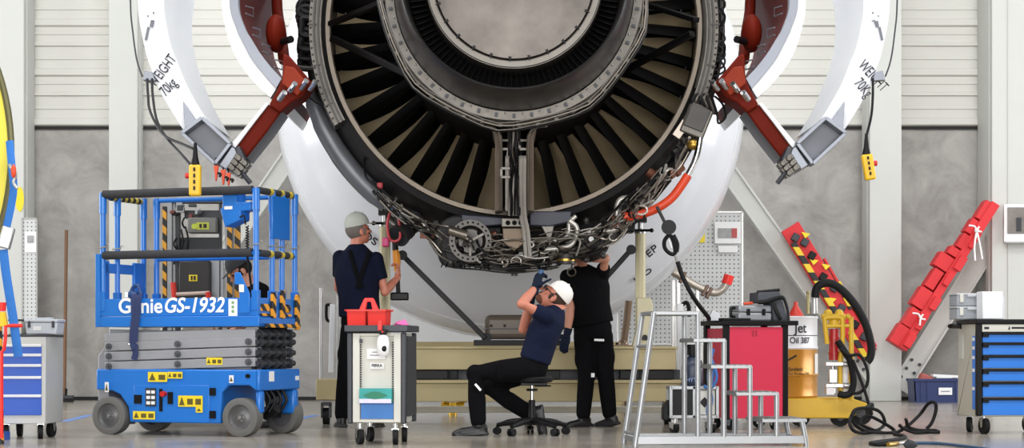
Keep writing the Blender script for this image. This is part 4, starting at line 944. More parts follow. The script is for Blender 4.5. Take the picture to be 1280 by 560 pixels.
b = MB(); b.tube([at(219, 368, D-.15), at(262, 366, D-.15)], .018, 10); b.build('handle_bar', mat('pale_bar', '#c9b3aa', .4), mm_)
for x, y in ((218, 366), (261, 367)):
    b = MB(); b.tube([at(x-1.5, y-13 if x < 230 else y-2, D-.15), at(x, y+6, D-.15)], .026, 8); b.build('red_grip', mat('grip_red', '#d03028', .45), mm_)
for k in range(9):
    a = (random.uniform(216, 232), random.uniform(255, 320)); c = (a[0]+random.uniform(-6, 12), a[1]+random.uniform(10, 35))
    b = MB(); b.tube([at(*a, D-.03), at((a[0]+c[0])/2+random.uniform(-6, 6), (a[1]+c[1])/2, D-.05), at(*c, D-.03)], .009, 6, sm=4); b.build('cable', M_black, mm_)
for k in range(10):
    b = MB(); p = at(random.uniform(212, 272), random.uniform(256, 272), D-random.uniform(0, .05)); b.box(p, (random.uniform(.03, .09), .05, random.uniform(.02, .06))); b.build('bracket', random.choice((M_dgrey, M_black, mat('dark_red', '#70302c', .5), M_mast)), mm_, bevel=.004)
# ================================================================ ENGINE STAND (beige transport frame behind the mechanics)
D = 17.0
sd = thing('engine_stand', 'beige steel transport stand with casters running behind the mechanics', 'engine stand', at(625, 531, D))
def sx_(px, D=D): return at(px, 0, D).x
def sz_(py, D=D): return at(0, py, D).z
def BX(name, mt, par, x0, x1, y0, y1, d0, d1, bev=.006):
    b = MB(); b.bb(sx_(x0, d0), sx_(x1, d0), d0, d1, sz_(y1, d0), sz_(y0, d0)); return b.build(name, mt, par, bevel=bev)
BX('upper_beam', M_beige, sd, 506, 845, 436, 462, D, D+.25); BX('top_flange', M_beige, sd, 506, 847, 433, 436, D-.04, D+.3, .003)
BX('lower_beam', M_beige, sd, 430, 850, 479, 502, D+.05, D+.3); BX('lower_flange', M_beige, sd, 430, 852, 475, 479, D, D+.34, .003)
BX('end_block', M_beige, sd, 395, 430, 474, 500, D, D+.4)
BX('rear_rail', mat('pale_rail', '#cfcabb', .5), sd, 440, 850, 508, 516, D+.9, D+1.0)
for x0, x1 in ((520, 560), (563, 572), (672, 700), (775, 800), (805, 842)): BX('spacer', M_black, sd, x0, x1, 463, 474, D+.08, D+.2, .004)
for x0, x1 in ((520, 850),): BX('dark_rail', M_dgrey, sd, x0, x1, 462, 475, D+.22, D+.26, .003)
for x in (407, 835, 660): 
    b = MB(); b.bb(sx_(x-6), sx_(x+6), D, D+.14, .17, .2); b.bb(sx_(x-6), sx_(x-4), D, D+.14, .06, .18); b.bb(sx_(x+4), sx_(x+6), D, D+.14, .06, .18); o = b.build('caster', M_dgrey, sd)
    b = MB(); b.cyl((sx_(x-4), D+.07, .075), (sx_(x+4), D+.07, .075), .075, n=20); b.build('caster_wheel', M_rubber, o)
M_cream = mat('cream_post', '#d6cda6', .4, 0, .04)
for x0, x1, y0, y1, nm in ((474, 488, 283, 436, 0), (794, 807, 292, 436, 1)):
    b = MB(); xc = (x0+x1)/2; r_ = (x1-x0)/2*17.1/F
    b.cyl(at(xc, y1, 17.1), at(xc, y0, 17.1), r_, n=24); o = b.build('jack_post', M_cream, sd)
    b = MB(); b.cyl(at(xc, y0, 17.1), at(xc, y0-5, 17.1), r_*1.15, n=20); b.cyl(at(xc, y0-5, 17.1), at(xc, y0-22, 17.1), r_*.5, n=14); b.build('jack_screw', M_steel, o)
    b = MB()
    b.tube([at(xc-14, y0-4, 16.98), at(xc+14, y0-4, 16.98)], .012, 8); b.ell(at(xc-14, y0-4, 16.98), .02, 8); b.ell(at(xc+14, y0-4, 16.98), .02, 8); b.box(at(xc, y0-22, 17.1), (.11, .11, .12))
    b.build('jack_handle', M_black, o)
b = MB(); b.bar(at(506, 322, 16.95), at(607, 423, 16.9), .05, .045); b.build('black_strut', M_black, sd, bevel=.006)
b = MB(); b.bar(at(788, 313, 16.95), at(690, 423, 16.9), .05, .045); b.build('black_strut', M_black, sd, bevel=.006)
for x, y in ((503, 319), (789, 312), (608, 422)): b = MB(); b.cyl(at(x, y, 16.9), at(x, y, 17.02), .045, n=14); b.build('strut_joint', M_black, sd)
BX('base_rail', M_black, sd, 592, 702, 425, 432, 16.9, 17.2, .004)
b = MB(); b.bar(at(606, 409, 17.1), at(668, 409, 17.1), .4, .22); b.build('saddle', mat('saddle_brown', '#6d6358', .45, .1, .12), sd, bevel=.05)
b = MB()
for x in (614, 631): b.ell(at(x, 407, 16.88), .012, 6)
b.bar(at(604, 411, 16.89), at(650, 411, 16.89), .012, .008); b.build('saddle_seam', M_dgrey, sd)
b = MB(); b.prism([at(x, y, 16.95) for x, y in ((796, 372), (813, 372), (816, 380), (816, 434), (790, 434), (796, 410))], (0, .12, 0)); b.build('post_bracket', M_cream, sd, bevel=.008)
b = MB(); b.cyl(at(806, 421, 16.93), at(806, 421, 16.9), .02); b.cyl(at(812, 421, 16.93), at(812, 421, 16.9), .02); b.bb(sx_(802), sx_(816), 16.9, 16.95, sz_(425), sz_(421)); b.build('clamp', M_black, sd)
for x0, x1, y0, m_ in ((399, 404, 360, M_steel), (421, 424, 368, M_steel)): b = MB(); b.cyl(at((x0+x1)/2, 474, 17.15), at((x0+x1)/2, y0, 17.15), .017, n=12); b.build('steel_post', m_, sd)
b = MB(); b.bar(at(414, 466, 17.1), at(416, 380, 17.1), .05, .04, up=(0, 1, 0)); b.build('white_post', M_white, sd, bevel=.005)
b = MB(); b.tube([at(417, 382, 17.1), at(409, 381, 17.1), at(408, 386, 17.1), at(408, 396, 17.1), at(410, 401, 17.1), at(417, 401, 17.1)], .014, 8, sm=4); b.build('handle', M_black, sd)
# brown wooden prop and yellow fitting near the stand
b = MB(); b.tube([at(786, 376, 18.2), at(783, 405, 18.2), at(779, 432, 18.2)], .035, 8, sm=2); b.ell(at(779, 430, 18.2), .05, 8)
b.bb(at(765, 0, 18.2).x, at(800, 0, 18.2).x, 18.1, 18.3, at(0, 436, 18.2).z, at(0, 431, 18.2).z); b.cyl(at(782, 436, 18.2), (at(782, 436, 18.2).x, 18.2, 0), .03, n=10)
tag(b.build('pipe_prop', mat('prop_bronze', '#8a7662', .4, .5, .1)), 'bronze coloured upright pipe on a small shelf behind the tall step ladder', 'pipe')
r = thing('floor_valve', 'small brass-yellow valve lying on the floor under the stand', 'valve', (at(566, 0, 19.5).x, 19.5, 0))
mb_ = mat('valve_yellow', '#d8ac28', .3, .4); x = at(566, 0, 19.5).x
b = MB(); b.cyl((x-.12, 19.5, .09), (x+.12, 19.5, .1), .035, n=14); b.cyl((x, 19.5, 0), (x, 19.5, .13), .045, n=14); b.build('body', mb_, r)
b = MB(); b.tube([(x-.1, 19.48, .13), (x, 19.46, .16), (x+.14, 19.48, .14)], .018, 8, sm=3); b.build('handle', mb_, r)

# ================================================================ PEOPLE
M_skin = mat('skin', '#c98d74', .5, 0, .08, 12)
M_skin2 = mat('skin_flushed', '#c27a63', .5, 0, .1, 12)
M_navy = mat('navy_tshirt', '#0f1428', .9, 0, .15, 14, .5, 25, spec=.15)
M_dark = mat('black_workwear', '#0a0a0d', .9, 0, .25, 14, .5, 22, spec=.12)
M_shoe = mat('black_shoe', '#141416', .45, 0, .1)
M_glove = mat('glove_blue', '#0f1a2e', .7, 0, .1, spec=.2)
def frame(f, u):
    f = Vector(f).normalized(); u = Vector(u); u = (u-f*u.dot(f)).normalized(); r = f.cross(u); return f, u, r
def limb(b, pts, rs, n=12):
    b.tube(pts, list(rs), n)
    for p, q in zip(pts, rs): b.ell(p, q*.99, 10)
def hand(b, wrist, d, palm, side=1, curl=.9, s=1.0, thumb=.6):
    """wrist point, finger direction, palm normal; five separate fingers"""
    d, pn, sd_ = frame(d, palm)          # sd_ across the palm
    sd_ = sd_*side; W = Vector(wrist)
    R_ = Matrix((d, sd_, pn)).transposed()
    b.ell(W+d*.045*s, (.052*s, .040*s, .017*s), 10, R_); b.ell(W+d*.06*s, (.035*s, .043*s, .016*s), 10, R_); b.tube([W-d*.02*s, W+d*.03*s], [.026*s, .03*s], 10)
    for k, (o, L1) in enumerate(((-.030, .068), (-.010, .078), (.010, .073), (.029, .058))):
        p = W+d*.085*s+sd_*o*s; a = 0; pts = [W+d*.05*s+sd_*o*s, p]
        for j, fr in enumerate((.45, .32, .26)):
            a += curl*(.6, 1.0, .8)[j]; dd = d*math.cos(a)+pn*math.sin(a); p = p+dd*L1*fr*s; pts.append(p)
        b.tube(pts, [.0095*s, .0095*s, .009*s, .008*s, .007*s], 8); b.ell(pts[-1], .0072*s, 6)
    p = W+d*.02*s-sd_*.032*s; pts = [p]
    for j, L1 in enumerate((.038, .032, .027)):
        a = thumb*(j*.55+.2); dd = (d*.75-sd_*.65*math.cos(a)+pn*math.sin(a)).normalized(); p = p+dd*L1*s; pts.append(p)
    b.tube(pts, [.014*s, .011*s, .010*s, .008*s], 8); b.ell(pts[-1], .0085*s, 6)
def head_mesh(b, c, f, u, s=1.0):
    f, u, r = frame(f, u); c = Vector(c); R_ = Matrix((r, f, u)).transposed()
    def P(x, y, z): return c+(r*x+f*y+u*z)*s
    b.ell(P(0, -.012, .025), (.076*s, .097*s, .094*s), 18, R_); b.ell(P(0, .018, -.045), (.060*s, .070*s, .070*s), 16, R_); b.ell(P(0, .052, -.095), (.028*s, .026*s, .022*s), 10, R_)
    b.ell(P(0, .083, .022), (.048*s, .016*s, .014*s), 10, R_)
    b.tube([P(0, .086, .018), P(0, .103, -.012), P(0, .112, -.030)], [.009*s, .012*s, .015*s], 8); b.ell(P(0, .112, -.030), (.016*s, .014*s, .011*s), 8, R_)
    for q in (-1, 1):
        b.ell(P(q*.040, .062, -.018), (.022*s, .020*s, .018*s), 8, R_); b.ell(P(q*.078, -.008, -.012), (.008*s, .020*s, .032*s), 10, R_)
    b.ell(P(0, .086, -.062), (.025*s, .012*s, .006*s), 8, R_); b.ell(P(0, .084, -.072), (.022*s, .012*s, .007*s), 8, R_)
def foot(b, ankle, toe, s=1.0, up=(0, 0, 1)):
    a = Vector(ankle); f, u, r = frame(Vector(toe)-a, up); R_ = Matrix((r, f, u)).transposed()
    b.ell(a+f*-.02-u*.045, (.040, .052, .05), 12, R_); b.tube([a+u*.03, a-u*.03], [.048, .05], 12)
    b.tube([a-f*.045-u*.062, a+f*.06-u*.06, a+f*.14-u*.066, a+f*.19-u*.070], [.036, .040, .042, .03], 12); b.ell(a+f*.185-u*.07, (.040, .035, .028), 10, R_); b.box(a+f*.06-u*.088, (.075, .27, .026), R_)
def person(label, pose, J, hd, shirt, trous, loc, head_s=1.0, skin=M_skin, sleeve=.62, hands=(), gloves=False, group=None, tw=(.165, .10)):
    """J: pelvis chest neck + (shL elL wrL shR elR wrR hpL knL anL toL hpR ...) world points"""
    b = MB(); side = (J['shR']-J['shL']).normalized()
    # continuous body
    head_mesh(b, hd[0], hd[1], hd[2], head_s)
    b.tube([J['neck']-(Vector(hd[0])-J['neck'])*.3, J['neck'], Vector(hd[0])-(Vector(hd[2]).normalized()*.03+Vector(hd[1]).normalized()*.015)], [.07, .058, .056], 14)
    sp = [J['pelvis'], J['pelvis'].lerp(J['chest'], .5), J['chest'], J['neck'].lerp(J['chest'], .3), J['neck']]
    b.tube(sp, [(.14, .095), (.125, .085), (.155, .098), (.13, .08), (.05, .05)], 18, up=side)
    for s in 'LR':
        limb(b, [J['sh'+s], J['el'+s], J['wr'+s]], [.050, .040, .027]); b.tube([J['el'+s].lerp(J['wr'+s], 0), J['el'+s].lerp(J['wr'+s], .35), J['wr'+s]], [.038, .042, .027], 12)
        limb(b, [J['hp'+s], J['kn'+s], J['an'+s]], [.07, .05, .036])
    for h in hands:
        if not h.get('glove'): hand(b, h['w'], h['d'], h['p'], h.get('side', 1), h.get('curl', .9), h.get('s', 1.05), h.get('thumb', .8))
    o = b.build('person', skin, None, remesh=.0065, loc=loc); tag(o, label, 'person', group)
    for h in hands:
        if h.get('glove'):
            g = MB(); hand(g, h['w'], h['d'], h['p'], h.get('side', 1), h.get('curl', .9), 1.15, h.get('thumb', .8)); g.tube([Vector(h['w'])-Vector(h['d']).normalized()*.05, h['w']], [.037, .034], 12); g.build('glove', M_glove, o, remesh=.006)
    # shirt
    b = MB(); a, c = tw
    low = J['pelvis'].lerp(J['chest'], .12)
    b.tube([low, J['pelvis'].lerp(J['chest'], .55), J['chest'], J['chest'].lerp(J['neck'], .55), J['chest'].lerp(J['neck'], .82), J['neck']+(J['neck']-J['chest'])*.05], [(a, c*1.12), (a*.98, c*1.12), (a*1.12, c*1.18), (a*1.02, c*1.02), (a*.66, c*.8), (.066, .062)], 22, up=side)
    for s in 'LR':
        e = J['sh'+s].lerp(J['el'+s], sleeve); b.ell(J['sh'+s], .068, 12); b.ell(J['sh'+s].lerp(J['chest'], .35), .075, 12); b.tube([J['sh'+s], e], [.066, .059], 16)
    b.build('tshirt', shirt, o, remesh=.011)
    # trousers
    b = MB(); pv = J['pelvis']
    b.tube([pv-(J['chest']-pv).normalized()*.08, pv, pv.lerp(J['chest'], .22)], [(.155, .115), (.172, .122), (.158, .11)], 20, up=side)
    for s in 'LR':
        hp, kn, an = J['hp'+s], J['kn'+s], J['an'+s]
        limb(b, [hp, hp.lerp(kn, .5), kn, kn.lerp(an, .5), an+(kn-an).normalized()*.02], [.102, .092, .075, .072, .064], 16)
        m_ = hp.lerp(kn, .55); sd2 = side*(-1 if s == 'L' else 1); b.ell(m_+sd2*.07, (.03, .05, .085), 10)
    b.build('trousers', trous, o, remesh=.011)
    for s in 'LR':
        b = MB(); foot(b, J['an'+s], J['to'+s], up=J.get('fu'+s, (0, 0, 1))); b.build('shoe', M_shoe, o, remesh=.008)
    return o
def cap(o, c, f, u, m_, s=1.0, back=False, mesh_m=None):
    f, u, r = frame(f, u); c = Vector(c); R_ = Matrix((r, f, u)).transposed(); b = MB()
    pr = [(0.132, .0), (.128, .03), (.112, .062), (.085, .083), (.05, .094), (.02, .097), (.015, .092)]
    b.lathe(pr, (0, 0, 0), 28, axis='Z'); b.bm.transform(Matrix.Translation(c-f*.008*s) @ (R_.to_4x4() @ Matrix.Diagonal((s*.9, s*1.12, s, 1))))
    h = b.build('cap', m_, o)
    sg = -1 if back else 1; b = MB()
    top = []; 
    for k in range(13):
        a = PI*k/12; top.append(c+(r*math.cos(a)*.070+f*sg*(.075+math.sin(a)*.085)+u*(.022-.02*math.sin(a)))*s)
    b.prism(top, -u*.006*s); b.build('peak', m_, h)
    b = MB(); b.ell(c+u*.132*s, .008*s, 6); b.tube([c+(r*.0-f*.10+u*.03)*s+r*t for t in (-.04, .04)], .004, 6); b.build('cap_button', m_, h)
    return h
def hair(o, c, f, u, m_, s=1.0):
    f, u, r = frame(f, u); R_ = Matrix((r, f, u)).transposed(); b = MB(); c = Vector(c)
    b.ell(c-f*.02*s+u*.024*s, (.079*s, .095*s, .094*s), 16, R_)
    for q in (-1, 1): b.ell(c+(r*q*.072+f*.02-u*.005)*s, (.008*s, .016*s, .03*s), 8, R_)
    return b.build('hair', m_, o)
def eyes(o, c, f, u, s=1.0):
    f, u, r = frame(f, u); c = Vector(c)
    for q in (-1, 1):
        b = MB(); b.ell(c+(r*q*.031+f*.083+u*.004)*s, .0095*s, 8); b.build('eye', M_ink, o)
# --- man 1: standing, back to us, aiming a yellow tool at the engine
D = 16.45
A = lambda x, y, d=0: at(x, y, D+d)
hc = A(448, 289, 0); hf = Vector((.85, .5, .25)); hu = Vector((-.12, -.1, 1))
J = dict(pelvis=A(450, 402), chest=A(447, 345), neck=A(446, 307), shL=A(425, 322, .02), elL=A(423, 360, .12), wrL=A(434, 372, .36), shR=A(470, 324, -.03), elR=A(481, 365, -.02), wrR=A(497, 347, .12),
         hpL=A(440, 412, .02), knL=A(432, 470, -.02), anL=A(427, 521, .03), toL=A(421, 524, .22), hpR=A(461, 412, -.02), knR=A(467, 470, -.06), anR=A(470, 521, 0), toR=A(478, 524, .2))
p1 = person('man in navy t-shirt and light grey cap, back to us, raising a yellow tool', 0, J, (hc, hf, hu), M_navy, M_dark, Vector((J['pelvis'].x, D, 0)), 1.02, M_skin2,
       hands=(dict(w=J['wrR'], d=(.02, .1, 1), p=(-.75, -.35, 0), side=-1, curl=.95), dict(w=J['wrL'], d=(.5, .8, .2), p=(.6, -.3, .5), curl=.5)), tw=(.185, .125))
M_capg = mat('cap_grey', '#b4b8ae', .85, 0, .08, 14)
hair(p1, hc, hf, hu, mat('hair_grey', '#6e6660', .9), 1.02); eyes(p1, hc, hf, hu)
cap(p1, hc+Vector((0, 0, .035)), hf, hu, M_capg, 1.05)
b = MB()      # dungaree straps on the back
for s_, e_ in ((A(437, 316, -.13), A(452, 360, -.16)), (A(462, 316, -.13), A(446, 360, -.16))): b.tube([s_+Vector((0, .02, .02)), s_.lerp(e_, .5)+Vector((0, -.015, 0)), e_], .02, 8, el=.3, up=(1, 0, 0))
b.build('straps', M_dark, p1)
t = thing('cordless_tool', 'yellow and black cordless torch tool in the raised hand of the standing man', 'power tool', A(500, 345, .12))
w_ = J['wrR']+Vector((-.005, .02, .075)); mty = mat('tool_yellow', '#d88a1c', .4)
b = MB(); b.tube([w_+Vector((0, .01, -.02)), w_+Vector((-.005, 0, .1)), w_+Vector((-.015, -.01, .17))], [.028, .034, .028], 14, sm=3); b.build('body', mty, t)
b = MB(); b.tube([w_+Vector((-.015, -.01, .17)), w_+Vector((-.02, -.01, .24)), w_+Vector((-.02, -.01, .30))], [.028, .026, .024], 14); b.ell(w_+Vector((-.02, -.01, .30)), .026, 8); b.build('nose', M_black, t)
b = MB(); b.box(w_+Vector((.02, .02, -.24)), (.16, .08, .07)); b.cyl(w_+Vector((.01, .01, -.22)), w_+Vector((0, .01, -.02)), .02, n=10); b.build('battery', M_black, t, bevel=.012)
# --- man 2: sitting on the stool, leaning back, looking up with a torch
D = 15.0
hc = A(691, 371, -.0); hf = Vector((-.66, -.08, .75)); hu = Vector((.75, -.02, .66))
J = dict(pelvis=A(667, 456), chest=A(680, 415), neck=A(697, 385), shL=A(684, 395, -.19), elL=A(652, 380, -.24), wrL=A(669, 360, -.12), shR=A(684, 397, .19), elR=A(654, 412, .20), wrR=A(664, 374, .08),
         hpL=A(660, 461, -.09), knL=A(594, 467, -.14), anL=A(598, 529, -.17), toL=A(575, 531, -.17), hpR=A(660, 463, .09), knR=A(607, 482, .13), anR=A(665, 519, .12), toR=A(668, 540, .12), fuR=(-.95, 0, .3))
p2 = person('man sitting on the black stool in navy t-shirt and white cap, looking up', 0, J, (hc, hf, hu), mat('navy_shirt_light', '#131a31', .9, 0, .15, 14, .5, 25, spec=.15), M_dark, Vector((J['pelvis'].x, D, 0)), 1.0, M_skin2, sleeve=.5,
       hands=(dict(w=J['wrL'], d=(.3, 0, 1), p=(.6, .55, 0), side=1, curl=1.1, glove=True), dict(w=J['wrR'], d=(.3, -.3, 1), p=(.5, -.6, 0), side=-1, curl=1.0, glove=True)), tw=(.18, .115))
eyes(p2, hc, hf, hu); hair(p2, hc, hf, hu, mat('hair_brown', '#3d2a20', .9), .99)
cap(p2, hc+hu.normalized()*.03-hf.normalized()*.012, hf, hu, mat('cap_white', '#e9e6e0', .8, 0, .03), .99, back=False)
b = MB(); f_, u_, r_ = frame(hf, hu)
b.ell(hc+f_*.05-u_*.085, (.05, .05, .035), 10, Matrix((r_, f_, u_)).transposed()); b.build('beard', mat('beard_brown', '#6a4030', .9), p2)
b = MB()
for q in (-1, 1):
    b.tube([hc+f_*.103+u_*.006+r_*q*.034+(r_*math.cos(a)*.025+u_*math.sin(a)*.017) for a in [k*PI/6 for k in range(12)]], .004, 6, closed=True); b.tube([hc+f_*.10+u_*.012+r_*q*.058, hc+f_*.0+u_*.008+r_*q*.08], .004, 6)
b.build('glasses', M_ink, p2)
b = MB()
for p, c in ((A(594, 480, -.235), A(601, 488, -.24)), (A(622, 456, -.20), A(624, 466, -.20))): b.bar(p, c, .018 if p.x < c.x-.03 else .012, .02, up=(0, 1, 0))
b.build('reflective_stripe', M_wlabel, p2)
t = thing('torch', 'small dark torch held up by the gloved hand of the seated man', 'torch', A(676, 352, -.1))
b = MB(); q0 = J['wrL']+Vector((.03, .02, .0)); b.cyl(q0, q0+Vector((.015, 0, .10)), .016, n=14); b.build('body', M_black, t)
b = MB(); b.cyl(q0+Vector((.015, 0, .10)), q0+Vector((.018, 0, .145)), .018, .024, 14); b.build('head', mat('torch_blue', '#41618a', .3, .4), t)
# stool
st = thing('swivel_stool', 'black five-legged swivel stool under the seated mechanic', 'stool', (at(665, 0, 15.0).x, 15.0, 0)); sx0 = at(665, 0, 15.0).x
b = MB(); b.lathe([(.42, 0), (.42, .15), (.43, .165), (.455, .17), (.465, .16), (.468, 0)], (sx0, 15.0, 0), 40, axis='Z'); b.build('seat', M_black, st)
b = MB(); b.bb(sx0-.09, sx0+.12, 14.93, 15.07, .395, .42); b.bar((sx0+.02, 15, .39), (sx0+.15, 14.95, .392), .015, .012); b.lathe([(.35, .0), (.35, .045), (.37, .045), (.37, 0)], (sx0, 15, 0), 20, axis='Z'); b.build('seat_plate', M_black, st, bevel=.004)
b = MB(); b.cyl((sx0, 15, .24), (sx0, 15, .40), .013, n=14); b.build('gas_rod', M_chrome, st)
b = MB(); b.cyl((sx0, 15, .09), (sx0, 15, .28), .032, .026, 16); b.build('column', M_black, st)
for k in range(5):
    a = k*2*PI/5+.35; d = Vector((math.cos(a), math.sin(a), 0)); c = Vector((sx0, 15, 0))
    b = MB(); b.tube([c+Vector((0, 0, .11)), c+d*.15+Vector((0, 0, .105)), c+d*.29+Vector((0, 0, .075))], [.032, .026, .018], 10, sm=3); o = b.build('leg', M_black, st)
    b = MB(); e = c+d*.29; n_ = Vector((-d.y, d.x, 0)); b.cyl(e-n_*.026+Vector((0, 0, .03)), e-n_*.006+Vector((0, 0, .03)), .03, n=16); b.cyl(e+n_*.006+Vector((0, 0, .03)), e+n_*.026+Vector((0, 0, .03)), .03, n=16); b.cyl(e+Vector((0, 0, .03)), e+Vector((0, 0, .075)), .01, n=8); b.build('caster', M_black, o)
# --- man 3: standing with his head up inside the engine
D = 16.5
hc = A(722, 318, .05); hf = Vector((-.3, .95, .2)); hu = Vector((0, -.1, 1))
J = dict(pelvis=A(741, 412), chest=A(732, 362), neck=A(727, 333), shL=A(709, 346, -.02), elL=A(713, 385, -.10), wrL=A(709, 417, -.12), shR=A(752, 346, .0), elR=A(757, 323, -.22), wrR=A(722, 321, -.2),
         hpL=A(731, 420, 0), knL=A(733, 470, -.02), anL=A(729, 520, .02), toL=A(713, 523, -.04), hpR=A(752, 420, 0), knR=A(757, 468, -.02), anR=A(762, 519, .06), toR=A(752, 522, .1))
p3 = person('man in black work clothes standing behind the seated man, head up inside engine', 0, J, (hc, hf, hu), M_dark, M_dark, Vector((J['pelvis'].x, D, 0)), .95, M_skin, sleeve=.55,
       hands=(dict(w=J['wrL'], d=(-.25, .1, -1), p=(.3, .6, 0), side=1, curl=.35, glove=True), dict(w=J['wrR'], d=(-1, .1, .1), p=(0, .3, 1), side=-1, curl=.5)), tw=(.195, .125))
hair(p3, hc, hf, hu, mat('hair_brown', '#3d2a20'), .95)
b = MB(); b.box(A(749, 425, -.12), (.085, .012, .02), Matrix.Rotation(.05, 3, 'Y')); b.build('reflective_patch', M_wlabel, p3)
b = MB(); b.box(A(741, 469, -.08), (.03, .012, .035)); b.build('reflective_patch', M_wlabel, p3)
# --- man 4: bending forward behind the lift platform
D = 16.35
hc = A(301, 339); hf = Vector((-.80, -.25, -.55)); hu = Vector((-.35, -.12, .93))
J = dict(pelvis=A(344, 420, .1), chest=A(330, 378, .05), neck=A(314, 356), shL=A(310, 368, -.16), elL=A(304, 398, -.2), wrL=A(284, 404, -.25), shR=A(326, 366, .2), elR=A(318, 396, .24), wrR=A(300, 410, .1),
         hpL=A(344, 430, 0), knL=A(338, 476, 0), anL=A(344, 522, .0), toL=A(325, 524, -.04), hpR=A(346, 430, .2), knR=A(344, 476, .2), anR=A(350, 520, .22), toR=A(332, 522, .2))
p4 = person('man in dark cap bending forward behind the blue lift railing', 0, J, (hc, hf, hu), M_dark, M_dark, Vector((J['pelvis'].x, D, 0)), 1.0, M_skin, hands=(dict(w=J['wrL'], d=(-1, 0, 0), p=(0, 0, -1)), dict(w=J['wrR'], d=(-1, 0, -.2), p=(0, 0, -1), side=-1)))
eyes(p4, hc, hf, hu); hair(p4, hc, hf, hu, mat('hair_dark', '#1e1815', .9)); cap(p4, hc+hu.normalized()*.03, hf, hu, mat('cap_black', '#2a2c2e', .8, 0, .1), 1.12)
# ================================================================ CARTS AND CABINETS
def G(root):
    """builder in the thing's own frame"""
    def g(name, mt, f, par=None, **k):
        b = MB(); f(b); return b.build(name, mt, par or root, world=False, **k)
    return g
M_bluedr = mat('drawer_blue', '#1f55b8', .35, 0, .04)
M_bluedr2 = mat('drawer_bright_blue', '#2677d6', .35, 0, .04)
M_lgrey = mat('light_grey_enamel', '#cfcdc4', .4, 0, .04)
def caster(g, x, y, r_=.06, ang=0, wm=None):
    R_ = Matrix.Rotation(ang, 3, 'Z'); ax = R_ @ Vector((1, 0, 0)); fw = R_ @ Vector((0, 1, 0)); c = Vector((x, y, r_))
    def f(b):
        b.bar(c-ax*.026+Vector((0, 0, r_*.9)), c+ax*.026+Vector((0, 0, r_*.9)), .05, .01)
        for s in (-1, 1): b.prism([c+ax*s*.024+fw*-.025+Vector((0, 0, r_*.95)), c+ax*s*.024+fw*.03+Vector((0, 0, r_*.95)), c+ax*s*.024+fw*.012+Vector((0, 0, -.012)), c+ax*s*.024-fw*.012+Vector((0, 0, -.012))], ax*s*.003)
        b.cyl(c+Vector((0, 0, r_)), c+Vector((0, 0, r_+.035)), .018, n=12)
    o = g('caster', M_chrome, f)
    def f(b): b.cyl(c-ax*.018, c+ax*.018, r_, n=24)
    w_ = g('caster_wheel', wm or M_rubber, f, o)
    def f(b): b.cyl(c-ax*.021, c+ax*.021, r_*.35, n=14)
    return o
# ---- grey tool trolley in front of the standing man
s_ = F/13.5; rt = -math.radians(6)
tr = thing('tool_trolley', 'tall light grey tool trolley with dark corner posts in front of the standing man', 'tool trolley', ((470-640)/s_+.03, 13.5+.24, 0), rt); g = G(tr)
W2, DP = .185, .24; H = .83
def f(b): b.bb(-W2, W2, -DP+.03, DP, .155, .80)
body = g('body', M_lgrey, f, bevel=.006)
def f(b): b.bb(-W2+.01, -W2+.062, -DP, -DP+.03, .16, .80); b.bb(W2-.062, W2-.01, -DP, -DP+.03, .16, .80); b.bb(-W2+.06, W2-.06, -DP+.002, -DP+.03, .16, .18); b.bb(-W2+.06, W2-.06, -DP+.002, -DP+.03, .78, .80)
g('front_frame', M_lgrey, f, bevel=.003)
for sx in (-1, 1):
    def f(b): b.bb(sx*(W2-.008), sx*(W2+.028), -DP-.01, -DP+.035, .15, .805)
    g('corner_post', M_dgrey, f, bevel=.008)
    def f(b): b.bb(sx*(W2-.008), sx*(W2+.028), DP-.035, DP+.01, .15, .805)
    g('corner_post', M_dgrey, f, bevel=.008)
for sx in (-1, 1):
    def f(b):
        for k in range(27): b.bb(sx*(W2-.068)-.006, sx*(W2-.068)+.006, -DP-.003, -DP+.004, .30+k*.0165, .309+k*.0165)
    o = g('slotted_rail', M_ink, f)
def f(b): b.bb(-.118, .118, -DP+.015, -DP+.022, .185, .30)
g('blue_panel', mat('panel_blue', '#2a79c8', .4, 0, .04), f)
def f(b): b.bb(-.225, .225, -DP-.03, DP+.02, .815, .843); b.bb(-.23, .23, -DP-.035, -DP-.015, .81, .858); b.bb(-.23, -.215, -DP-.03, DP+.02, .81, .858); b.bb(.215, .23, -DP-.03, DP+.02, .81, .858); b.bb(-.23, .23, DP+.01, DP+.025, .81, .858)
g('top_tray', M_dgrey, f, bevel=.006)
def f(b): b.bb(-.075, .06, -DP+.018, -DP+.024, .615, .69)
n1 = g('paper_note', M_wlabel, f)
def f(b): b.bb(-.05, .05, -DP+.018, -DP+.024, .545, .585)
n2 = g('paper_note', M_wlabel, f)
for z_, x_ in ((.662, .028), (.640, .045)):
    def f(b): b.bb(-.008-x_, -.008+x_, -DP+.016, -DP+.018, z_, z_+.005)
    g('printed_line', mat('faded_print', '#6a6a72', .6), f, n1)
text('PERKA', .026, M_ink, tr, (-.04, -DP+.016, .56), world=False, bold=.0008)
for x in (-.13, .13):
    for y in (-.2, .2): caster(g, x, y, .058, .5 if x < 0 else .1)
def f(b): b.bb(W2+.02, W2+.03, -.16, .2, .2, .78)
g('side_panel', M_dgrey, f)
def f(b): b.bb(-W2+.06, -W2+.08, -DP-.006, -DP+.001, .73, .76); b.cyl((-W2+.07, -DP-.012, .745), (-W2+.07, -DP, .745), .01, n=10)
g('lock', M_dgrey, f)
TW = Matrix.Translation(tr.location) @ Matrix.Rotation(rt, 4, 'Z')
def sub(name, label, cat, x, y, z, grp=None, extra=0):
    p = TW @ Vector((x, y, z)); r = thing(name, label, cat, p, rt+extra, grp); return r, G(r)
r, h = sub('glove_box', 'teal and white carton of disposable gloves inside the grey trolley', 'box', 0, -DP-.02, .30)
def f(b): b.bb(-.117, .117, -.04, .04, 0, .105)
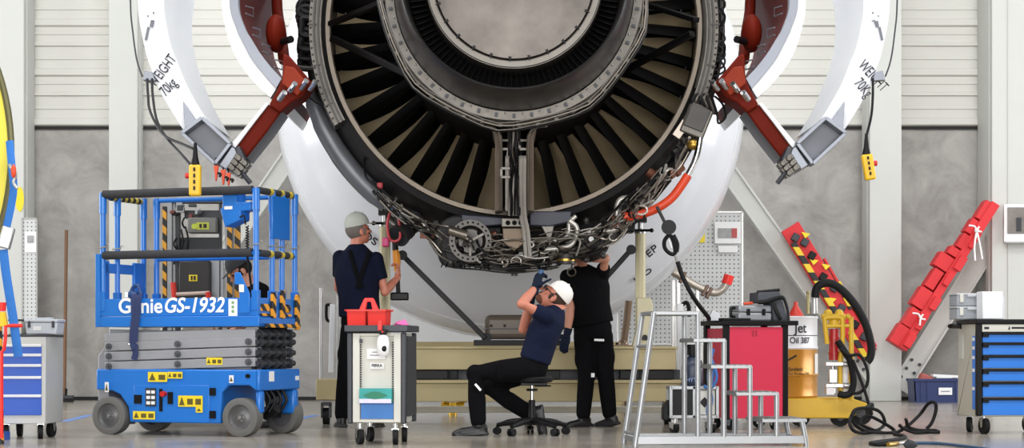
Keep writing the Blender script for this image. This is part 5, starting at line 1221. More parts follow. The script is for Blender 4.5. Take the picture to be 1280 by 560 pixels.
c_ = h('carton', mat('carton_teal', '#2f9c98', .5, 0, .35, 9), f, bevel=.004)
def f(b): b.bb(-.116, .116, -.043, -.04, 0, .03)
h('carton_band', mat('carton_lilac', '#d8d4ec', .5, 0, .1, 20), f)
def f(b): b.prism([(-.09+.18*t, -.043, .055+.028*math.sin(t*PI)*(1 if k else -1)) for k, ts in ((1, [i/10 for i in range(11)]), (0, [1-i/10 for i in range(1, 10)])) for t in ts], (0, .002, 0))
h('printed_shape', mat('carton_green', '#1d7a5e', .5), f)
r, h = sub('tool_caddy', 'bright red plastic carrying caddy standing on the grey trolley top', 'caddy', -.09, -.05, .846)
M_cad = mat('caddy_red', '#e8261c', .4, 0, .03)
def f(b):
    for x in (-.075, .075):
        z = lambda a: a
        b.slab([(x-.066, -.09, .004), (x+.066, -.09, .004)], [(x-.070, -.105, .12), (x+.070, -.105, .12)], (0, .006, 0)); b.slab([(x-.066, .09, .004), (x+.066, .09, .004)], [(x-.070, .105, .12), (x+.070, .105, .12)], (0, -.006, 0))
        for q in (-1, 1): b.prism([(x+q*.064, -.09, .004), (x+q*.064, .09, .004), (x+q*.070, .105, .12), (x+q*.070, -.105, .12)], (q*-.005, 0, 0))
        b.bb(x-.066, x+.066, -.09, .09, 0, .006)
    b.bb(-.16, .16, -.115, -.10, .115, .127); b.bb(-.16, .16, .10, .115, .115, .127); b.bb(-.16, -.145, -.115, .115, .115, .127); b.bb(.145, .16, -.115, .115, .115, .127)
h('tray', M_cad, f)
def f(b):
    b.slab([(-.085, -.01, .1), (-.04, -.01, .2), (-.03, -.01, .213), (.03, -.01, .213), (.04, -.01, .2), (.085, -.01, .1)], [(-.03, -.01, .1), (-.016, -.01, .175), (-.012, -.01, .185), (.012, -.01, .185), (.016, -.01, .175), (.03, -.01, .1)], (0, .02, 0))
h('handle', M_cad, f, bevel=.003)
r, h = sub('spray_bottle', 'white and black spray bottle with red trigger hung on the grey trolley front', 'spray bottle', .06, -DP-.075, .64)
def f(b): b.lathe([(0, 0), (0, .03), (.02, .043), (.09, .045), (.13, .038), (.15, .02), (.15, 0)], (0, 0, 0), 20, axis='Z')
h('bottle', M_wlabel, f)
def f(b): b.box((0, 0, .17), (.055, .05, .035)); b.cyl((0, 0, .14), (0, 0, .16), .022); b.ell((.01, -.03, .05), (.022, .018, .028), 8)
h('head', M_black, f, bevel=.006)
def f(b): b.box((-.02, -.01, .205), (.028, .03, .05)); b.ell((0, -.03, .17), .008, 6); b.bb(-.032, -.008, -.02, .01, .20, .25)
h('trigger', M_cad, f, bevel=.004)
r, h = sub('glove', 'crumpled pink glove lying on the grey trolley top right', 'glove', .13, -.02, .846)
def f(b):
    random.seed(3)
    for k in range(9): b.tube([(random.uniform(-.05, .0), random.uniform(-.04, .04), .012), (random.uniform(-.02, .03), random.uniform(-.04, .04), random.uniform(.02, .05)), (random.uniform(.03, .07), random.uniform(-.04, .04), .012)], .011, 8, sm=4)
h('fabric', mat('pink_rubber', '#d868a8', .6), f, remesh=.004)

# ---- blue drawer cart at the far left
D0 = 14.3; s_ = F/D0
dc = thing('drawer_cabinet', 'grey cabinet with dark blue drawers on casters at the far left', 'drawer cabinet', ((24-640)/s_, D0+.28, 0), 0); g = G(dc)
def zz(y, D=D0): return CH+(HY-y)*D/F
hw = 33/s_
def f(b): b.bb(-hw, hw, -.28, .28, zz(530), zz(420))
g('body', mat('cabinet_pale_grey', '#bfbfbb', .35, .1, .04), f, bevel=.006)
def f(b): b.bb(-hw-.005, hw+.005, -.285, .285, zz(421), zz(418))
g('top', M_dgrey, f, bevel=.003)
ys = [431, 443, 456, 471, 494, 520]
for y0, y1 in zip(ys, ys[1:]):
    def f(b): b.bb(-hw+.03, hw-.03, -.296, -.27, zz(y1-1), zz(y0+1))
    d = g('drawer', M_bluedr, f, bevel=.003)
    def f(b): b.bb(-hw+.03, hw-.03, -.308, -.285, zz(y0+2.5), zz(y0-1))
    g('handle', M_wlabel, f, d, bevel=.003)
for x, y, a in ((hw-.06, -.2, .3), (hw-.05, .1, -.2), (-hw+.08, -.2, .2), (-hw+.08, .2, .1)): caster(g, x, y, .058, a)
r = thing('plastic_case', 'light grey plastic case on top of the left blue drawer cabinet', 'case', ((46-640)/s_, D0+.25, zz(418)+.003)); h = G(r)
def f(b): b.prism([(-.115, -.12, 0), (.115, -.12, 0), (.125, -.12, .09), (-.125, -.12, .09)], (0, .24, 0))
h('box', mat('case_grey', '#bcc2cc', .35, 0, .04), f, bevel=.008)
def f(b): b.bb(-.13, .13, -.127, .127, .092, .115); b.bb(-.06, .06, -.05, .05, .115, .128)
h('lid', mat('case_grey', '#bcc2cc'), f, bevel=.006)
def f(b): b.bb(.085, .105, -.135, -.12, .05, .10); b.bb(-.1, -.08, -.135, -.12, .05, .1)
h('latch', M_dgrey, f, bevel=.003)
def f(b): b.bb(-.06, -.0, -.123, -.12, .03, .06)
h('case_label', M_wlabel, f)
r = thing('plastic_case', 'small pale box at the left photo edge beside the plastic case', 'case', ((12-640)/s_, D0+.25, zz(418)+.003)); h = G(r)
def f(b): b.bb(-.05, .05, -.1, .1, 0, .10)
h('box', M_lgrey, f, bevel=.006)
def f(b): b.bb(-.053, .053, -.103, .103, .1, .115)
h('lid', M_dgrey, f, bevel=.004)
# yellow intake cover with strap at the left edge
Dk = 13.8; r = thing('intake_cover', 'big round yellow cover with dark rim at the left photo edge', 'cover', at(-105, 390, Dk))
def oval(cx_, cy_, rx, ry, D_, n=72): return [at(cx_+rx*math.cos(2*PI*k/n), cy_+ry*math.sin(2*PI*k/n), D_) for k in range(n)]
b = MB(); b.prism(oval(-105, 190, 116, 196, Dk), (0, .08, 0)); b.build('cover_disc', mat('cover_yellow', '#e6d84a', .5, 0, .08, 3), r)
b = MB(); b.tube(oval(-105, 190, 119, 200, Dk), .025, 8, closed=True); b.build('rim', mat('rim_brass', '#6e6a48', .4, .4), r)
b = MB(); b.bar(at(-70, 380, Dk+.1), (at(-70, 380, Dk).x, Dk+.1, .05), .08, .08); b.bar(at(-140, 380, Dk+.1), (at(-140, 380, Dk).x, Dk+.1, .05), .08, .08); b.bb(at(-170, 0, Dk).x, at(-10, 0, Dk).x, Dk-.2, Dk+.5, 0, .06); b.build('stand', M_bluedr, r)
M_strap = mat('strap_blue', '#2a6fbe', .75, 0, .12, 20)
r = thing('lashing_strap', 'light blue lashing strap with metal hook hanging beside the yellow cover', 'strap', at(20, 446, 13.6))
b = MB(); b.tube([at(12, 176, 13.7), at(14, 200, 13.65), at(17, 235, 13.6), at(13, 262, 13.6), at(8, 285, 13.6)], .028, 8, sm=4, el=.2, up=(1, 0, 0)); b.build('upper_webbing', M_strap, r)
b = MB(); b.tube([at(4, 312, 13.6), at(8, 345, 13.6), at(16, 395, 13.6), at(23, 446, 13.6)], .033, 8, sm=4, el=.15, up=(1, 0, 0)); b.build('lower_webbing', M_strap, r)
b = MB(); b.box(at(8, 297, 13.6), (.09, .05, .16), Matrix.Rotation(.25, 3, 'Y')); b.build('buckle', M_steel, r, bevel=.01); b = MB(); b.tube([at(12, 206, 13.58), at(14, 210, 13.55), at(20, 218, 13.55), at(17, 228, 13.55), at(22, 236, 13.55)], .012, 8, sm=4); b.build('hook', M_steel, r, bevel=.01)
b = MB(); b.ell(at(17, 214, 13.52), (.02, .02, .05), 8); b.build('orange_catch', mat('orange_red', '#dc4a22'), r)
r = thing('barrier_frame', 'red tube frame with yellow top cap and striped post at the left edge', 'frame', at(2, 548, 13.6))
b = MB(); b.tube([at(2, 548, 13.5), at(2, 440, 13.5), at(5, 437, 13.5), at(7, 420, 13.5), at(7, 408, 13.5), at(14, 407, 13.5), at(28, 407, 13.5)], .013, 10); b.build('red_tube', M_cad, r)
b = MB(); b.cyl((at(-1, 0, 13.55).x, 13.6, 0), at(-1, 405, 13.6), .022, n=14); b.build('striped_post', M_haz, r)
b = MB(); b.cyl(at(2, 408, 13.6), at(2, 390, 13.6), .05, .03, 16); b.build('yellow_cap', mat('pendant_yellow', '#e8b81c'), r)
b = MB(); b.cyl(at(2, 389, 13.6), at(2, 378, 13.6), .03, .035, 16); b.build('red_lamp', M_cad, r)

# ---- blue drawer trolley at the right
D0 = 15.1; s_ = F/D0; rz = math.radians(4)
dc = thing('drawer_trolley', 'grey tool trolley with bright blue drawers and black posts at right edge', 'tool trolley', ((1222-640)/s_, D0, 0), rz); g = G(dc)
WW = .66; DD = .50
def f(b): b.bb(.0, WW, .01, DD, zz(521, D0), zz(404, D0)); b.lathe([(zz(521, D0), .0), (zz(521, D0), .05), (zz(405, D0), .05), (zz(405, D0), 0)], (.05, DD, 0), 20, axis='Z')
g('body', mat('trolley_grey', '#bdbcae', .4, .1, .05), f, bevel=.008)
def f(b): b.bb(-.012, .035, -.02, .03, zz(520, D0), zz(405, D0))
g('corner_post', M_black, f, bevel=.008)
def f(b): b.bb(WW-.03, WW+.01, -.02, .03, zz(520, D0), zz(405, D0))
g('corner_post', M_black, f, bevel=.008)
def f(b): b.bb(-.015, WW+.01, -.025, DD+.02, zz(405, D0), zz(399, D0))
g('top_tray', M_black, f, bevel=.008)
def f(b): b.bb(.035, WW-.04, -.012, .01, zz(414.5, D0), zz(406, D0))
hd_ = g('header', M_lgrey, f)
def f(b): b.prism([(.25+.012*math.cos(a), -.016, zz(410, D0)+.014*math.sin(a)) for a in [PI*.5-PI*i/10 for i in range(11)]]+[(.244, -.016, zz(410, D0)-.006), (.254, -.016, zz(410, D0))], (0, .003, 0)); b.bb(.275, .38, -.014, -.011, zz(411, D0), zz(408.6, D0)); b.bb(.05, .09, -.014, -.011, zz(411.5, D0), zz(408.6, D0))
g('emblem', M_ink, f, hd_)
for y0, y1 in ((417, 428), (430, 443.5), (446, 460), (463, 476), (479, 496), (499, 519)):
    def f(b): b.bb(.04, WW-.04, -.012, .02, zz(y1, D0), zz(y0, D0))
    d = g('drawer', M_bluedr2, f, bevel=.002)
    def f(b): b.bb(.036, WW-.04, -.03, -.005, zz(y0+1.4, D0), zz(y0-2.2, D0)); b.bb(.036, .085, -.026, -.005, zz(y0+4.5, D0), zz(y0, D0))
    g('handle', M_black, f, d, bevel=.003)
def f(b): b.bb(-.006, .002, .05, .12, zz(512, D0), zz(420, D0))
sp_ = g('side_strip', M_bluedr2, f)
def f(b):
    for y in (422, 433, 445, 461, 484): b.bb(-.009, -.004, .055, .11, zz(y+4, D0), zz(y, D0))
g('strip_tab', M_wlabel, f, sp_)
def f(b): b.bb(-.008, -.002, .36, .46, zz(449, D0), zz(418, D0))
o = g('document_pocket', mat('pocket_clear', '#c6c6be', .2), f)
def f(b): b.tube([(.0, .42, zz(408, D0)), (-.02, .56, zz(406, D0)), (.0, .62, zz(407, D0)), (.5, .62, zz(407, D0))], .018, 8, sm=3)
g('push_handle', M_black, f)
for x, y, a in ((.07, .05, .2), (.07, .42, -.5), (WW-.1, .05, 1.2), (WW-.1, .42, .2)): caster(g, x, y, .066, a)
TW2 = Matrix.Translation(dc.location) @ Matrix.Rotation(rz, 4, 'Z')
def sub2(name, label, cat, x, y, z, grp=None):
    r = thing(name, label, cat, TW2 @ Vector((x, y, z)), rz, grp); return r, G(r)
zt = zz(399, D0)+.003
for k in range(2):
    r, h = sub2('clear_case', 'clear grey storage case on the right blue trolley, %s of the stack' % ('bottom', 'top')[k], 'case', .035, .3, zt+k*.107, 'clear cases on the right trolley')
    def f(b): b.bb(-.14, .08, -.1, .12, 0, .09)
    h('box', mat('clear_grey', '#aab0b6', .15, 0, .1, 15, alpha=.75), f, bevel=.008)
    def f(b): b.bb(-.145, .085, -.105, .125, .09, .104); b.bb(-.06, .02, -.12, -.1, .075, .1)
    h('lid', mat('clear_lid', '#b9bcc0', .25), f, bevel=.004)
    def f(b): b.bb(-.12, -.09, -.115, -.1, .03, .095); b.bb(.04, .07, -.115, -.1, .03, .095)
    h('latch', M_lgrey, f, bevel=.003)
r, h = sub2('carton', 'plain white box standing on the right blue trolley top', 'box', .16, .06, zt)
def f(b): b.prism([(-.115, -.05, 0), (.05, -.05, 0), (.05, -.05, .22), (-.115, -.05, .22)], (0, .16, 0))
h('front', mat('carton_white', '#e6e8ea', .5, 0, .03), f, bevel=.004)
def f(b): b.prism([(.05, -.03, 0), (.10, .06, 0), (.10, .06, .17), (.05, -.03, .218)], (-.01, .02, 0))
h('side_flap', mat('carton_shade', '#d4d6da', .5), f)

# ---- red workshop cabinet
D0 = 15.8; s_ = F/D0; rz = math.radians(15)
rc = thing('red_cabinet', 'red tool cabinet with black frame and black top behind the step ladder', 'cabinet', ((905-640)/s_, D0, 0), rz); g = G(rc)
CW = .58; CD = .50
M_redp = mat('panel_red', '#cf2f4c', .4, 0, .06, 3)
def f(b): b.bb(.02, CW-.02, .01, CD-.02, .10, .86)
g('body', M_redp, f, bevel=.004)
def f(b): b.bb(.045, CW-.05, -.006, .012, .10, .87)
dr = g('door', M_redp, f, bevel=.004)
def f(b): b.bb(.25, .265, -.009, -.005, .79, .84); b.bb(.28, .295, -.009, -.005, .79, .84)
g('scratch_mark', mat('panel_red_dark', '#a01c30', .5), f, dr)
for x, y in ((.0, .0), (CW-.05, 0), (0, CD-.05), (CW-.05, CD-.05)):
    def f(b): b.bb(x, x+.05, y-.01, y+.04, .09, .89)
    g('corner_post', M_black, f, bevel=.006)
def f(b): b.bb(-.03, CW+.08, -.04, CD+.04, .885, .925)
g('top', M_black, f, bevel=.006)
for x, y, a in ((.08, .06, .6), (CW-.1, .06, .1), (.08, CD-.1, .3), (CW-.1, CD-.1, 1)): caster(g, x, y, .05, a)
TW3 = Matrix.Translation(rc.location) @ Matrix.Rotation(rz, 4, 'Z')
def sub3(name, label, cat, x, y, z, rr=0):
    r = thing(name, label, cat, TW3 @ Vector((x, y, z)), rz+rr); return r, G(r)
zt = .926
r, h = sub3('tool_case', 'flat silver-grey hard case on top of the red cabinet', 'case', .3, .2, zt)
def f(b): b.bb(-.13, .17, -.11, .13, 0, .066)
h('lower_shell', mat('case_silver', '#9fa3a8', .35, .35, .05), f, bevel=.012)
def f(b): b.bb(-.13, .17, -.11, .13, .072, .13)
h('upper_shell', mat('case_silver', '#9fa3a8'), f, bevel=.012)
def f(b): b.bb(-.06, -.03, -.12, -.1, .045, .1); b.bb(.08, .11, -.12, -.1, .045, .1)
h('latch', M_black, f, bevel=.003)
def f(b): b.tube([(-.13, -.02, .03), (-.165, -.02, .04), (-.165, -.02, .10), (-.13, -.02, .11)], .014, 8, sm=3)
h('handle', M_black, f)
r, h = sub3('tool_bag', 'dark grey fabric bag with black straps on the right of the red cabinet top', 'bag', .50, .18, zt)
def f(b): b.prism([(-.16, -.1, .15), (-.16, -.1, .24), (.04, -.1, .26), (.07, -.1, .17), (.12, -.1, .0), (-.02, -.1, .0), (-.03, -.1, .15)], (0, .2, 0))
h('body', mat('bag_grey', '#4a4d53', .8, 0, .15, 10, .4), f, remesh=.012)
def f(b):
    b.tube([(-.17, -.12, .155), (-.1, -.13, .16), (.0, -.135, .19), (.06, -.13, .19), (.10, -.12, .10), (.11, -.12, .0)], .018, 8, sm=4, el=.5); b.tube([(-.03, -.125, .17), (.0, -.13, .08), (.04, -.13, .01)], .02, 8, sm=3, el=.5)
    b.tube([(-.16, -.08, .242), (.04, -.09, .262)], .014, 8)
h('strap', M_black, f)
r, h = sub3('clamp_lamp', 'orange-tipped small tool lying beside the grey bag', 'tool', .245, .12, zt+.131)
def f(b): b.cyl((-.02, 0, .012), (.06, 0, .02), .012, n=10)
h('handle', mat('orange_red', '#dc4a22'), f)
r, h = sub3('laptop', 'closed thin black laptop on the front left of the red cabinet', 'laptop', .10, .03, zt)
def f(b): b.bb(-.12, .13, -.06, .05, 0, .012)
h('base', M_black, f, bevel=.003)
def f(b): b.bb(-.12, .13, -.06, .05, .012, .020)
h('lid', M_dgrey, f, bevel=.003)
r, h = sub3('paper_bag', 'crumpled white paper on the red cabinet top', 'paper', .02, .3, zt)
def f(b): b.prism([(-.09, -.05, 0), (-.06, -.05, .02), (-.02, -.05, .095), (.04, -.05, .06), (.05, -.05, .0)], (.02, .1, 0))
h('sheet', mat('paper', '#dfe2e6', .7, 0, .05), f, bevel=.004)
# flight case with gas bottle left of the red cabinet
D1 = 15.3; s1 = F/D1; fc = thing('flight_case', 'small aluminium framed rolling case left of the red cabinet', 'rolling case', ((868-640)/s1, D1+.18, 0)); g = G(fc)
za, zb = CH-(523-HY)/s1, CH-(483-HY)/s1; hx = 29/s1
def f(b): b.bb(-hx+.012, hx-.012, -.15, .15, za+.01, zb-.01)
g('panel', M_black, f)
def f(b):
    for z in (za+.012, zb-.012):
        for y in (-.155, .155): b.bar((-hx, y, z), (hx, y, z), .026, .026)
        for x in (-hx, hx): b.bar((x, -.155, z), (x, .155, z), .026, .026)
    for x in (-hx, hx, .0):
        for y in (-.155, .155): b.bar((x, y, za), (x, y, zb), .026, .026)
g('frame', M_alu, f, bevel=.003)
def f(b): b.bb(.02, hx-.02, -.156, -.15, za+.03, zb-.03); b.box((.085, -.157, (za+zb)/2), (.06, .006, .06), Matrix.Rotation(PI/4, 3, 'Y'), m=1)
g('diamond_sign', [M_lgrey, M_ink], f)
for x in (-hx+.04, hx-.04):
    for y in (-.1, .1): caster(g, x, y, .04, .4)
def f(b): b.prism([(-hx-.06, -.1, za-.02), (-hx-.01, -.1, za-.02), (-hx-.01, -.1, za+.15), (-hx-.06, -.1, za+.08)], (0, .2, 0))
g('rubber_bumper', M_black, f, bevel=.01)
bt = thing('gas_bottle', 'dark navy gas bottle standing on the aluminium rolling case', 'gas bottle', ((868-640)/s1, D1+.16, zb+.002)); h = G(bt)
def f(b): b.lathe([(0, 0), (0, .085), (.01, .09), (.16, .09), (.20, .08), (.235, .045), (.25, .025), (.28, .025), (.28, 0)], (0, 0, 0), 32, axis='Z')
h('bottle', mat('bottle_navy', '#2b3346', .35, .1, .08), f)
def f(b): b.cyl((0, 0, .275), (0, 0, .33), .02, n=12); b.lathe([(.25, .03), (.34, .05), (.34, .06), (.25, .05)], (0, 0, 0), 20, axis='Z'); b.tube([(0, -.02, .31), (-.05, -.04, .33), (-.05, -.05, .29)], .008, 6, sm=3)
h('valve_guard', M_black, f)
text('HYTB', .045, mat('letter_blue', '#8fa8d8', .5), bt, (-.062, -.092, .035), world=False, ext=.004)
b = MB(); b.tube([at(892, 436, 15.25), at(885, 470, 15.22), at(890, 500, 15.2), at(884, 515, 15.22), at(893, 460, 15.25)], .012, 8, sm=6); b.tube([at(886, 440, 15.24), at(896, 470, 15.2), at(888, 486, 15.2), at(880, 482, 15.2)], .012, 8, sm=6)
b.build('hose', mat('hose_blue', '#2f66a8', .4), bt)

# ---- aluminium step ladder, closest thing on the right
D0 = 13.27; s_ = F/D0; rz = math.radians(6.5)
ld = thing('step_ladder', 'free-standing aluminium step platform with five treads in front of red cabinet', 'step ladder', ((891-640)/s_, D0, 0), rz); g = G(ld)
def lx(px): return ((px-640)/s_-(891-640)/s_)/math.cos(rz)
def lz(py): return CH+(HY-py)/s_
LWd = .46
TT = [(815, 873, 390), (868, 907, 430), (888, 941, 467), (921, 974, 491+0), (955, 1010, 525)]
TT = [(815, 873, 391), (866, 907, 425), (888, 940, 458), (920, 974, 492), (953, 1010, 525.5)]
for sy in (0, LWd):
    def f(b): b.bb(lx(793), lx(1012), sy-.014, sy+.014, lz(555), lz(545))
    g('base_rail', M_alu, f, bevel=.003)
    for x0, x1, y in ((793, 815, 391),):
        def f(b): b.tube([(lx(793), sy, 0), (lx(817), sy, lz(y))], .021, 12)
        g('rear_leg', M_alu, f)
    for x, y in ((872, 391), (905, 425), (938, 458), (972, 492)):
        def f(b): b.tube([(lx(x), sy, lz(546)), (lx(x), sy, lz(y))], .0195, 12)
        g('post', M_alu, f)
    def f(b): b.tube([(lx(1010), sy, 0), (lx(1006), sy, lz(535)), (lx(1004), sy, lz(526))], .0195, 12)
    g('post', M_alu, f)
M_grip = mat('serrated_tread', '#9b9b99', .5, .4, .3, 40)
for x0, x1, y in TT:
    def f(b):
        b.bb(lx(x0), lx(x1), -.018, LWd+.018, lz(y+2.8), lz(y-1.5))
    t = g('tread', M_alu, f, bevel=.003)
    def f(b):
        n_ = 7
        for k in range(n_): xa = lx(x0)+.01+(lx(x1)-lx(x0)-.02)*k/(n_-1); b.bb(xa-.006, xa+.006, 0, LWd, lz(y-1.5), lz(y-1.5)+.004)
    g('grip_ribs', M_grip, f, t)
for t_ in (.09, .75):
    def f(b): p = Vector((lx(793)+(lx(817)-lx(793))*t_, 0, lz(391)*t_)); b.tube([p, p+Vector((0, LWd, 0))], .012, 8)
    g('cross_bar', M_alu, f)
for q0, q1 in ((793, 797), (1006, 1010)):
    def f(b): b.bb(lx(q0), lx(q1), 0, LWd, lz(553), lz(547))
    g('base_cross', M_alu, f, bevel=.003)

# ---- oil drum trolley
at_near = at
def at(x, y, D): return at_near(x, y, D+.25)
D0 = 16.55; s_ = F/D0
def zq(y, D=D0): return CH+(HY-y)*D/F
dt = thing('drum_trolley', 'yellow drum trolley with hand pump and hose beside the red cabinet', 'drum trolley', ((1030-640)/s_, D0+.25, 0)); X = lambda px, D=D0: (px-640)*D/F
M_yt = mat('trolley_yellow', '#d4ac26', .45, 0, .12, 4)
b = MB(); b.prism([(X(978), D0, zq(523)), (X(1064), D0, zq(523)), (X(1084), D0, zq(508)), (X(1086), D0, zq(505)), (X(1066), D0, zq(498)), (X(978), D0, zq(498))], (0, .55, 0)); b.build('base', M_yt, dt, bevel=.01)
b = MB()
b.tube([at(1064, 500, 16.3), at(1064, 405, 16.3), at(1063, 398, 16.3), at(1058, 394, 16.3)], .022, 10, sm=3)
b.tube([at(1051, 500, 16.3), at(1050, 455, 16.3), at(1053, 430, 16.3), at(1053, 402, 16.3), at(1050, 397, 16.3), at(1033, 397, 16.3), at(1031, 402, 16.3), at(1034, 430, 16.3)], .022, 10, sm=3)
b.tube([at(1032, 408, 16.3), at(1064, 407, 16.3)], .016, 8)
b.build('frame', M_yt, dt)
b = MB(); b.cyl(at(1042.5, 450, 16.35), at(1042.5, 411, 16.35), .045, n=20); b.cyl(at(1042.5, 443, 16.35), at(1042.5, 440, 16.35), .052, n=20); b.cyl(at(1042.5, 424, 16.35), at(1042.5, 421, 16.35), .052, n=20); b.build('red_cylinder', mat('pump_red', '#a81f1c', .35), dt)
b = MB(); b.cyl(at(1042.5, 410, 16.35), at(1042.5, 398, 16.35), .05, n=18); b.box(at(1042, 396, 16.35), (.22, .08, .05)); b.ell(at(1035, 392, 16.35), .04, 10); b.ell(at(1049, 392, 16.35), .04, 10); b.build('pump_head', M_yt, dt, bevel=.008)
b = MB()
for y in (455, 482): b.box(at(1046, y, 16.27), (.2, .04, .035)); b.cyl(at(1054, y, 16.25), at(1062, y, 16.25), .025, n=12)
b.cyl(at(1041, 490, 16.3), at(1041, 455, 16.3), .02, n=10); b.box(at(1041, 470, 16.28), (.07, .05, .12)); b.box(at(1038, 488, 16.28), (.09, .05, .05)); b.build('manifold', M_steel, dt, bevel=.004)
b = MB(); b.box(at(1038, 489, 16.24), (.07, .02, .06)); b.build('tag', M_wlabel, dt)
b = MB(); b.cyl(at(1057, 492, 16.33), at(1057, 448, 16.33), .035, n=16); b.build('white_tube', M_wlabel, dt)
for x, y_, nm in ((1050, 16.62, .085), (1075, 16.9, .11), (1000, 16.62, .085)):
    b = MB(); c = Vector((X(x, y_), y_, nm)); b.cyl(c-Vector((0, .03, 0)), c+Vector((0, .03, 0)), nm, n=28); w__ = b.build('wheel', M_rubber, dt)
    b = MB(); b.cyl(c-Vector((0, .035, 0)), c+Vector((0, .035, 0)), nm*.4, n=16); b.build('hub', M_dgrey, w__)
b = MB()
b.tube([at(x, y, 16.25) for x, y in ((1019, 372), (1021, 360), (1030, 354), (1043, 356), (1058, 368), (1072, 386), (1083, 408), (1089, 432), (1088, 446), (1084, 452))], .036, 10, sm=4)
b.tube([at(x, y, 16.2) for x, y in ((1047, 426), (1056, 440), (1063, 452), (1067, 475), (1064, 490), (1056, 494), (1048, 492))], .030, 10, sm=4)
b.tube([at(x, y, 16.15) for x, y in ((1050, 436), (1062, 444), (1075, 444), (1084, 462), (1084, 480), (1076, 490), (1066, 492))], .014, 8, sm=4)
b.tube([at(x, y, 16.1) for x, y in ((1066, 450), (1078, 480), (1086, 505), (1090, 518))], .014, 8, sm=4)
b.build('black_hose', M_rubber, dt)
b = MB(); b.cyl(at(1018, 392, 16.4), at(1018, 364, 16.4), .03, n=14); b.build('suction_pipe', M_steel, dt)
b = MB(); b.cyl(at(1010, 392, 16.45), at(1010, 366, 16.45), .014, n=10); b.ell(at(1010, 366, 16.45), .018, 8); b.build('dip_rod', mat('brass_rod', '#a09568', .4, .6), dt)
# drum
rD = .40; cx_ = X(1034)-rD; dr = thing('oil_drum', 'white and golden brown oil drum standing on the yellow trolley', 'oil drum', (cx_+.0, D0+.05+rD*.0+.42, zq(498)+.003))
h = G(dr); hz = zq(396)-zq(498); mz = zq(437)-zq(498); rD = .385
M_gold = mat('drum_gold', '#b8802a', .3, .25, .08, 2); M_dw = mat('drum_white', '#dfe2e6', .35, 0, .03)
def f(b): b.lathe([(0, 0), (0, rD), (.012, rD+.006), (.03, rD), (mz*.42, rD), (mz*.46, rD+.010), (mz*.50, rD), (mz*.9, rD), (mz, rD+.002)], (0, 0, 0), 72, axis='Z')
h('lower_shell', M_gold, f)
def f(b): b.lathe([(mz, rD+.002), (mz+.012, rD+.009), (mz+.03, rD), (hz-.02, rD), (hz-.006, rD+.008), (hz+.006, rD+.004), (hz, rD-.02), (hz-.015, rD-.025), (hz-.015, 0)], (0, 0, 0), 72, axis='Z')
h('upper_shell', M_dw, f)
def f(b): b.lathe([(hz-.170, rD+.0015), (hz-.167, rD+.0022), (hz-.163, rD+.0015)], (0, 0, 0), 72, PI*1.05, PI*1.95, axis='Z')
h('printed_line', M_ink, f)
def curved(s, size, ang, z, m_, bold=0, nm='lettering', shear=0, sx=.9):
    """lettering bent round the drum, starting at angle ang (degrees, -90 faces the viewer)"""
    o = text(s, size, m_, dr, (0, 0, 0), rot=(0, 0, 0), world=False, bold=bold, ext=.001, name=nm, shear=shear, sx=sx)
    for v in o.data.vertices:
        a = math.radians(ang)+v.co.x/rD; rr_2 = rD+.006+v.co.z; v.co = Vector((rr_2*math.cos(a), rr_2*math.sin(a), z+v.co.y))
    return o
CZd = dr.location
def angof(px):   # angle on the drum whose image column is px
    best = None
    for k in range(-170, -10):
        a = math.radians(k); p = Vector((CZd.x+rD*math.cos(a), CZd.y+rD*math.sin(a), 0)); e = abs(p.x*F/p.y+640-px)
        if best is None or e < best[0]: best = (e, k)
    return best[1]
curved('Jet', .122, angof(993), hz-.140, M_ink, .0012, sx=1.0); curved('Oil 387', .076, angof(987), hz-.235, M_ink, .0008, sx=.95)
curved('Synthetic', .045, angof(985), mz-.19, M_ink, shear=.2); curved('Jet Engine Oil', .045, angof(985), mz-.235, M_ink, shear=.2)
def f(b): b.prism([(0, 0, 0)]*3, (0, 0, 0)) if False else b.tube([(rD*math.cos(math.radians(a))*1.008, rD*math.sin(math.radians(a))*1.008, mz-.105+.05*t) for t, a in ((0, angof(982)), (.5, angof(989)), (1, angof(995)))], .008, 6)
h('swoosh', M_ink, f)
def f(b):
    a0 = math.radians(angof(1018)); a1 = math.radians(angof(1030))
    b.lathe([(mz-.22, rD+.002), (mz-.22, rD+.005), (mz-.04, rD+.005), (mz-.04, rD+.002)], (0, 0, 0), 6, a0, a1, axis='Z')
lb = h('sheet_label', M_wlabel, f)
def f(b): b.lathe([(mz-.17, rD+.0055), (mz-.12, rD+.0055)], (0, 0, 0), 3, math.radians(angof(1022)), math.radians(angof(1026)), axis='Z')
h('red_mark', mat('orange_red', '#dc4a22'), f, lb)
b = MB(); b.lathe([(0, .045), (.0, .05), (.10, .012), (.13, .012), (.13, 0)], (0, 0, 0), 20, axis='Z'); b.bm.transform(Matrix.Translation(Vector((X(1001), D0+.3, zq(396)+.01))) @ Matrix.Diagonal((1.5, 1.5, 1, 1)))
at = at_near
tag(b.build('funnel', mat('funnel_red', '#d03a2e', .4)), 'red funnel standing on the white oil drum lid', 'funnel')
# ================================================================ THINGS ALONG THE WALL
M_fred = mat('foam_red', '#d2262c', .55, 0, .08, 3)
def strut_pts(p0, p1, D): a = at(*p0, D); c = at(*p1, D); d = (c-a).normalized(); return a, c, d, Vector((-d.z, 0, d.x))
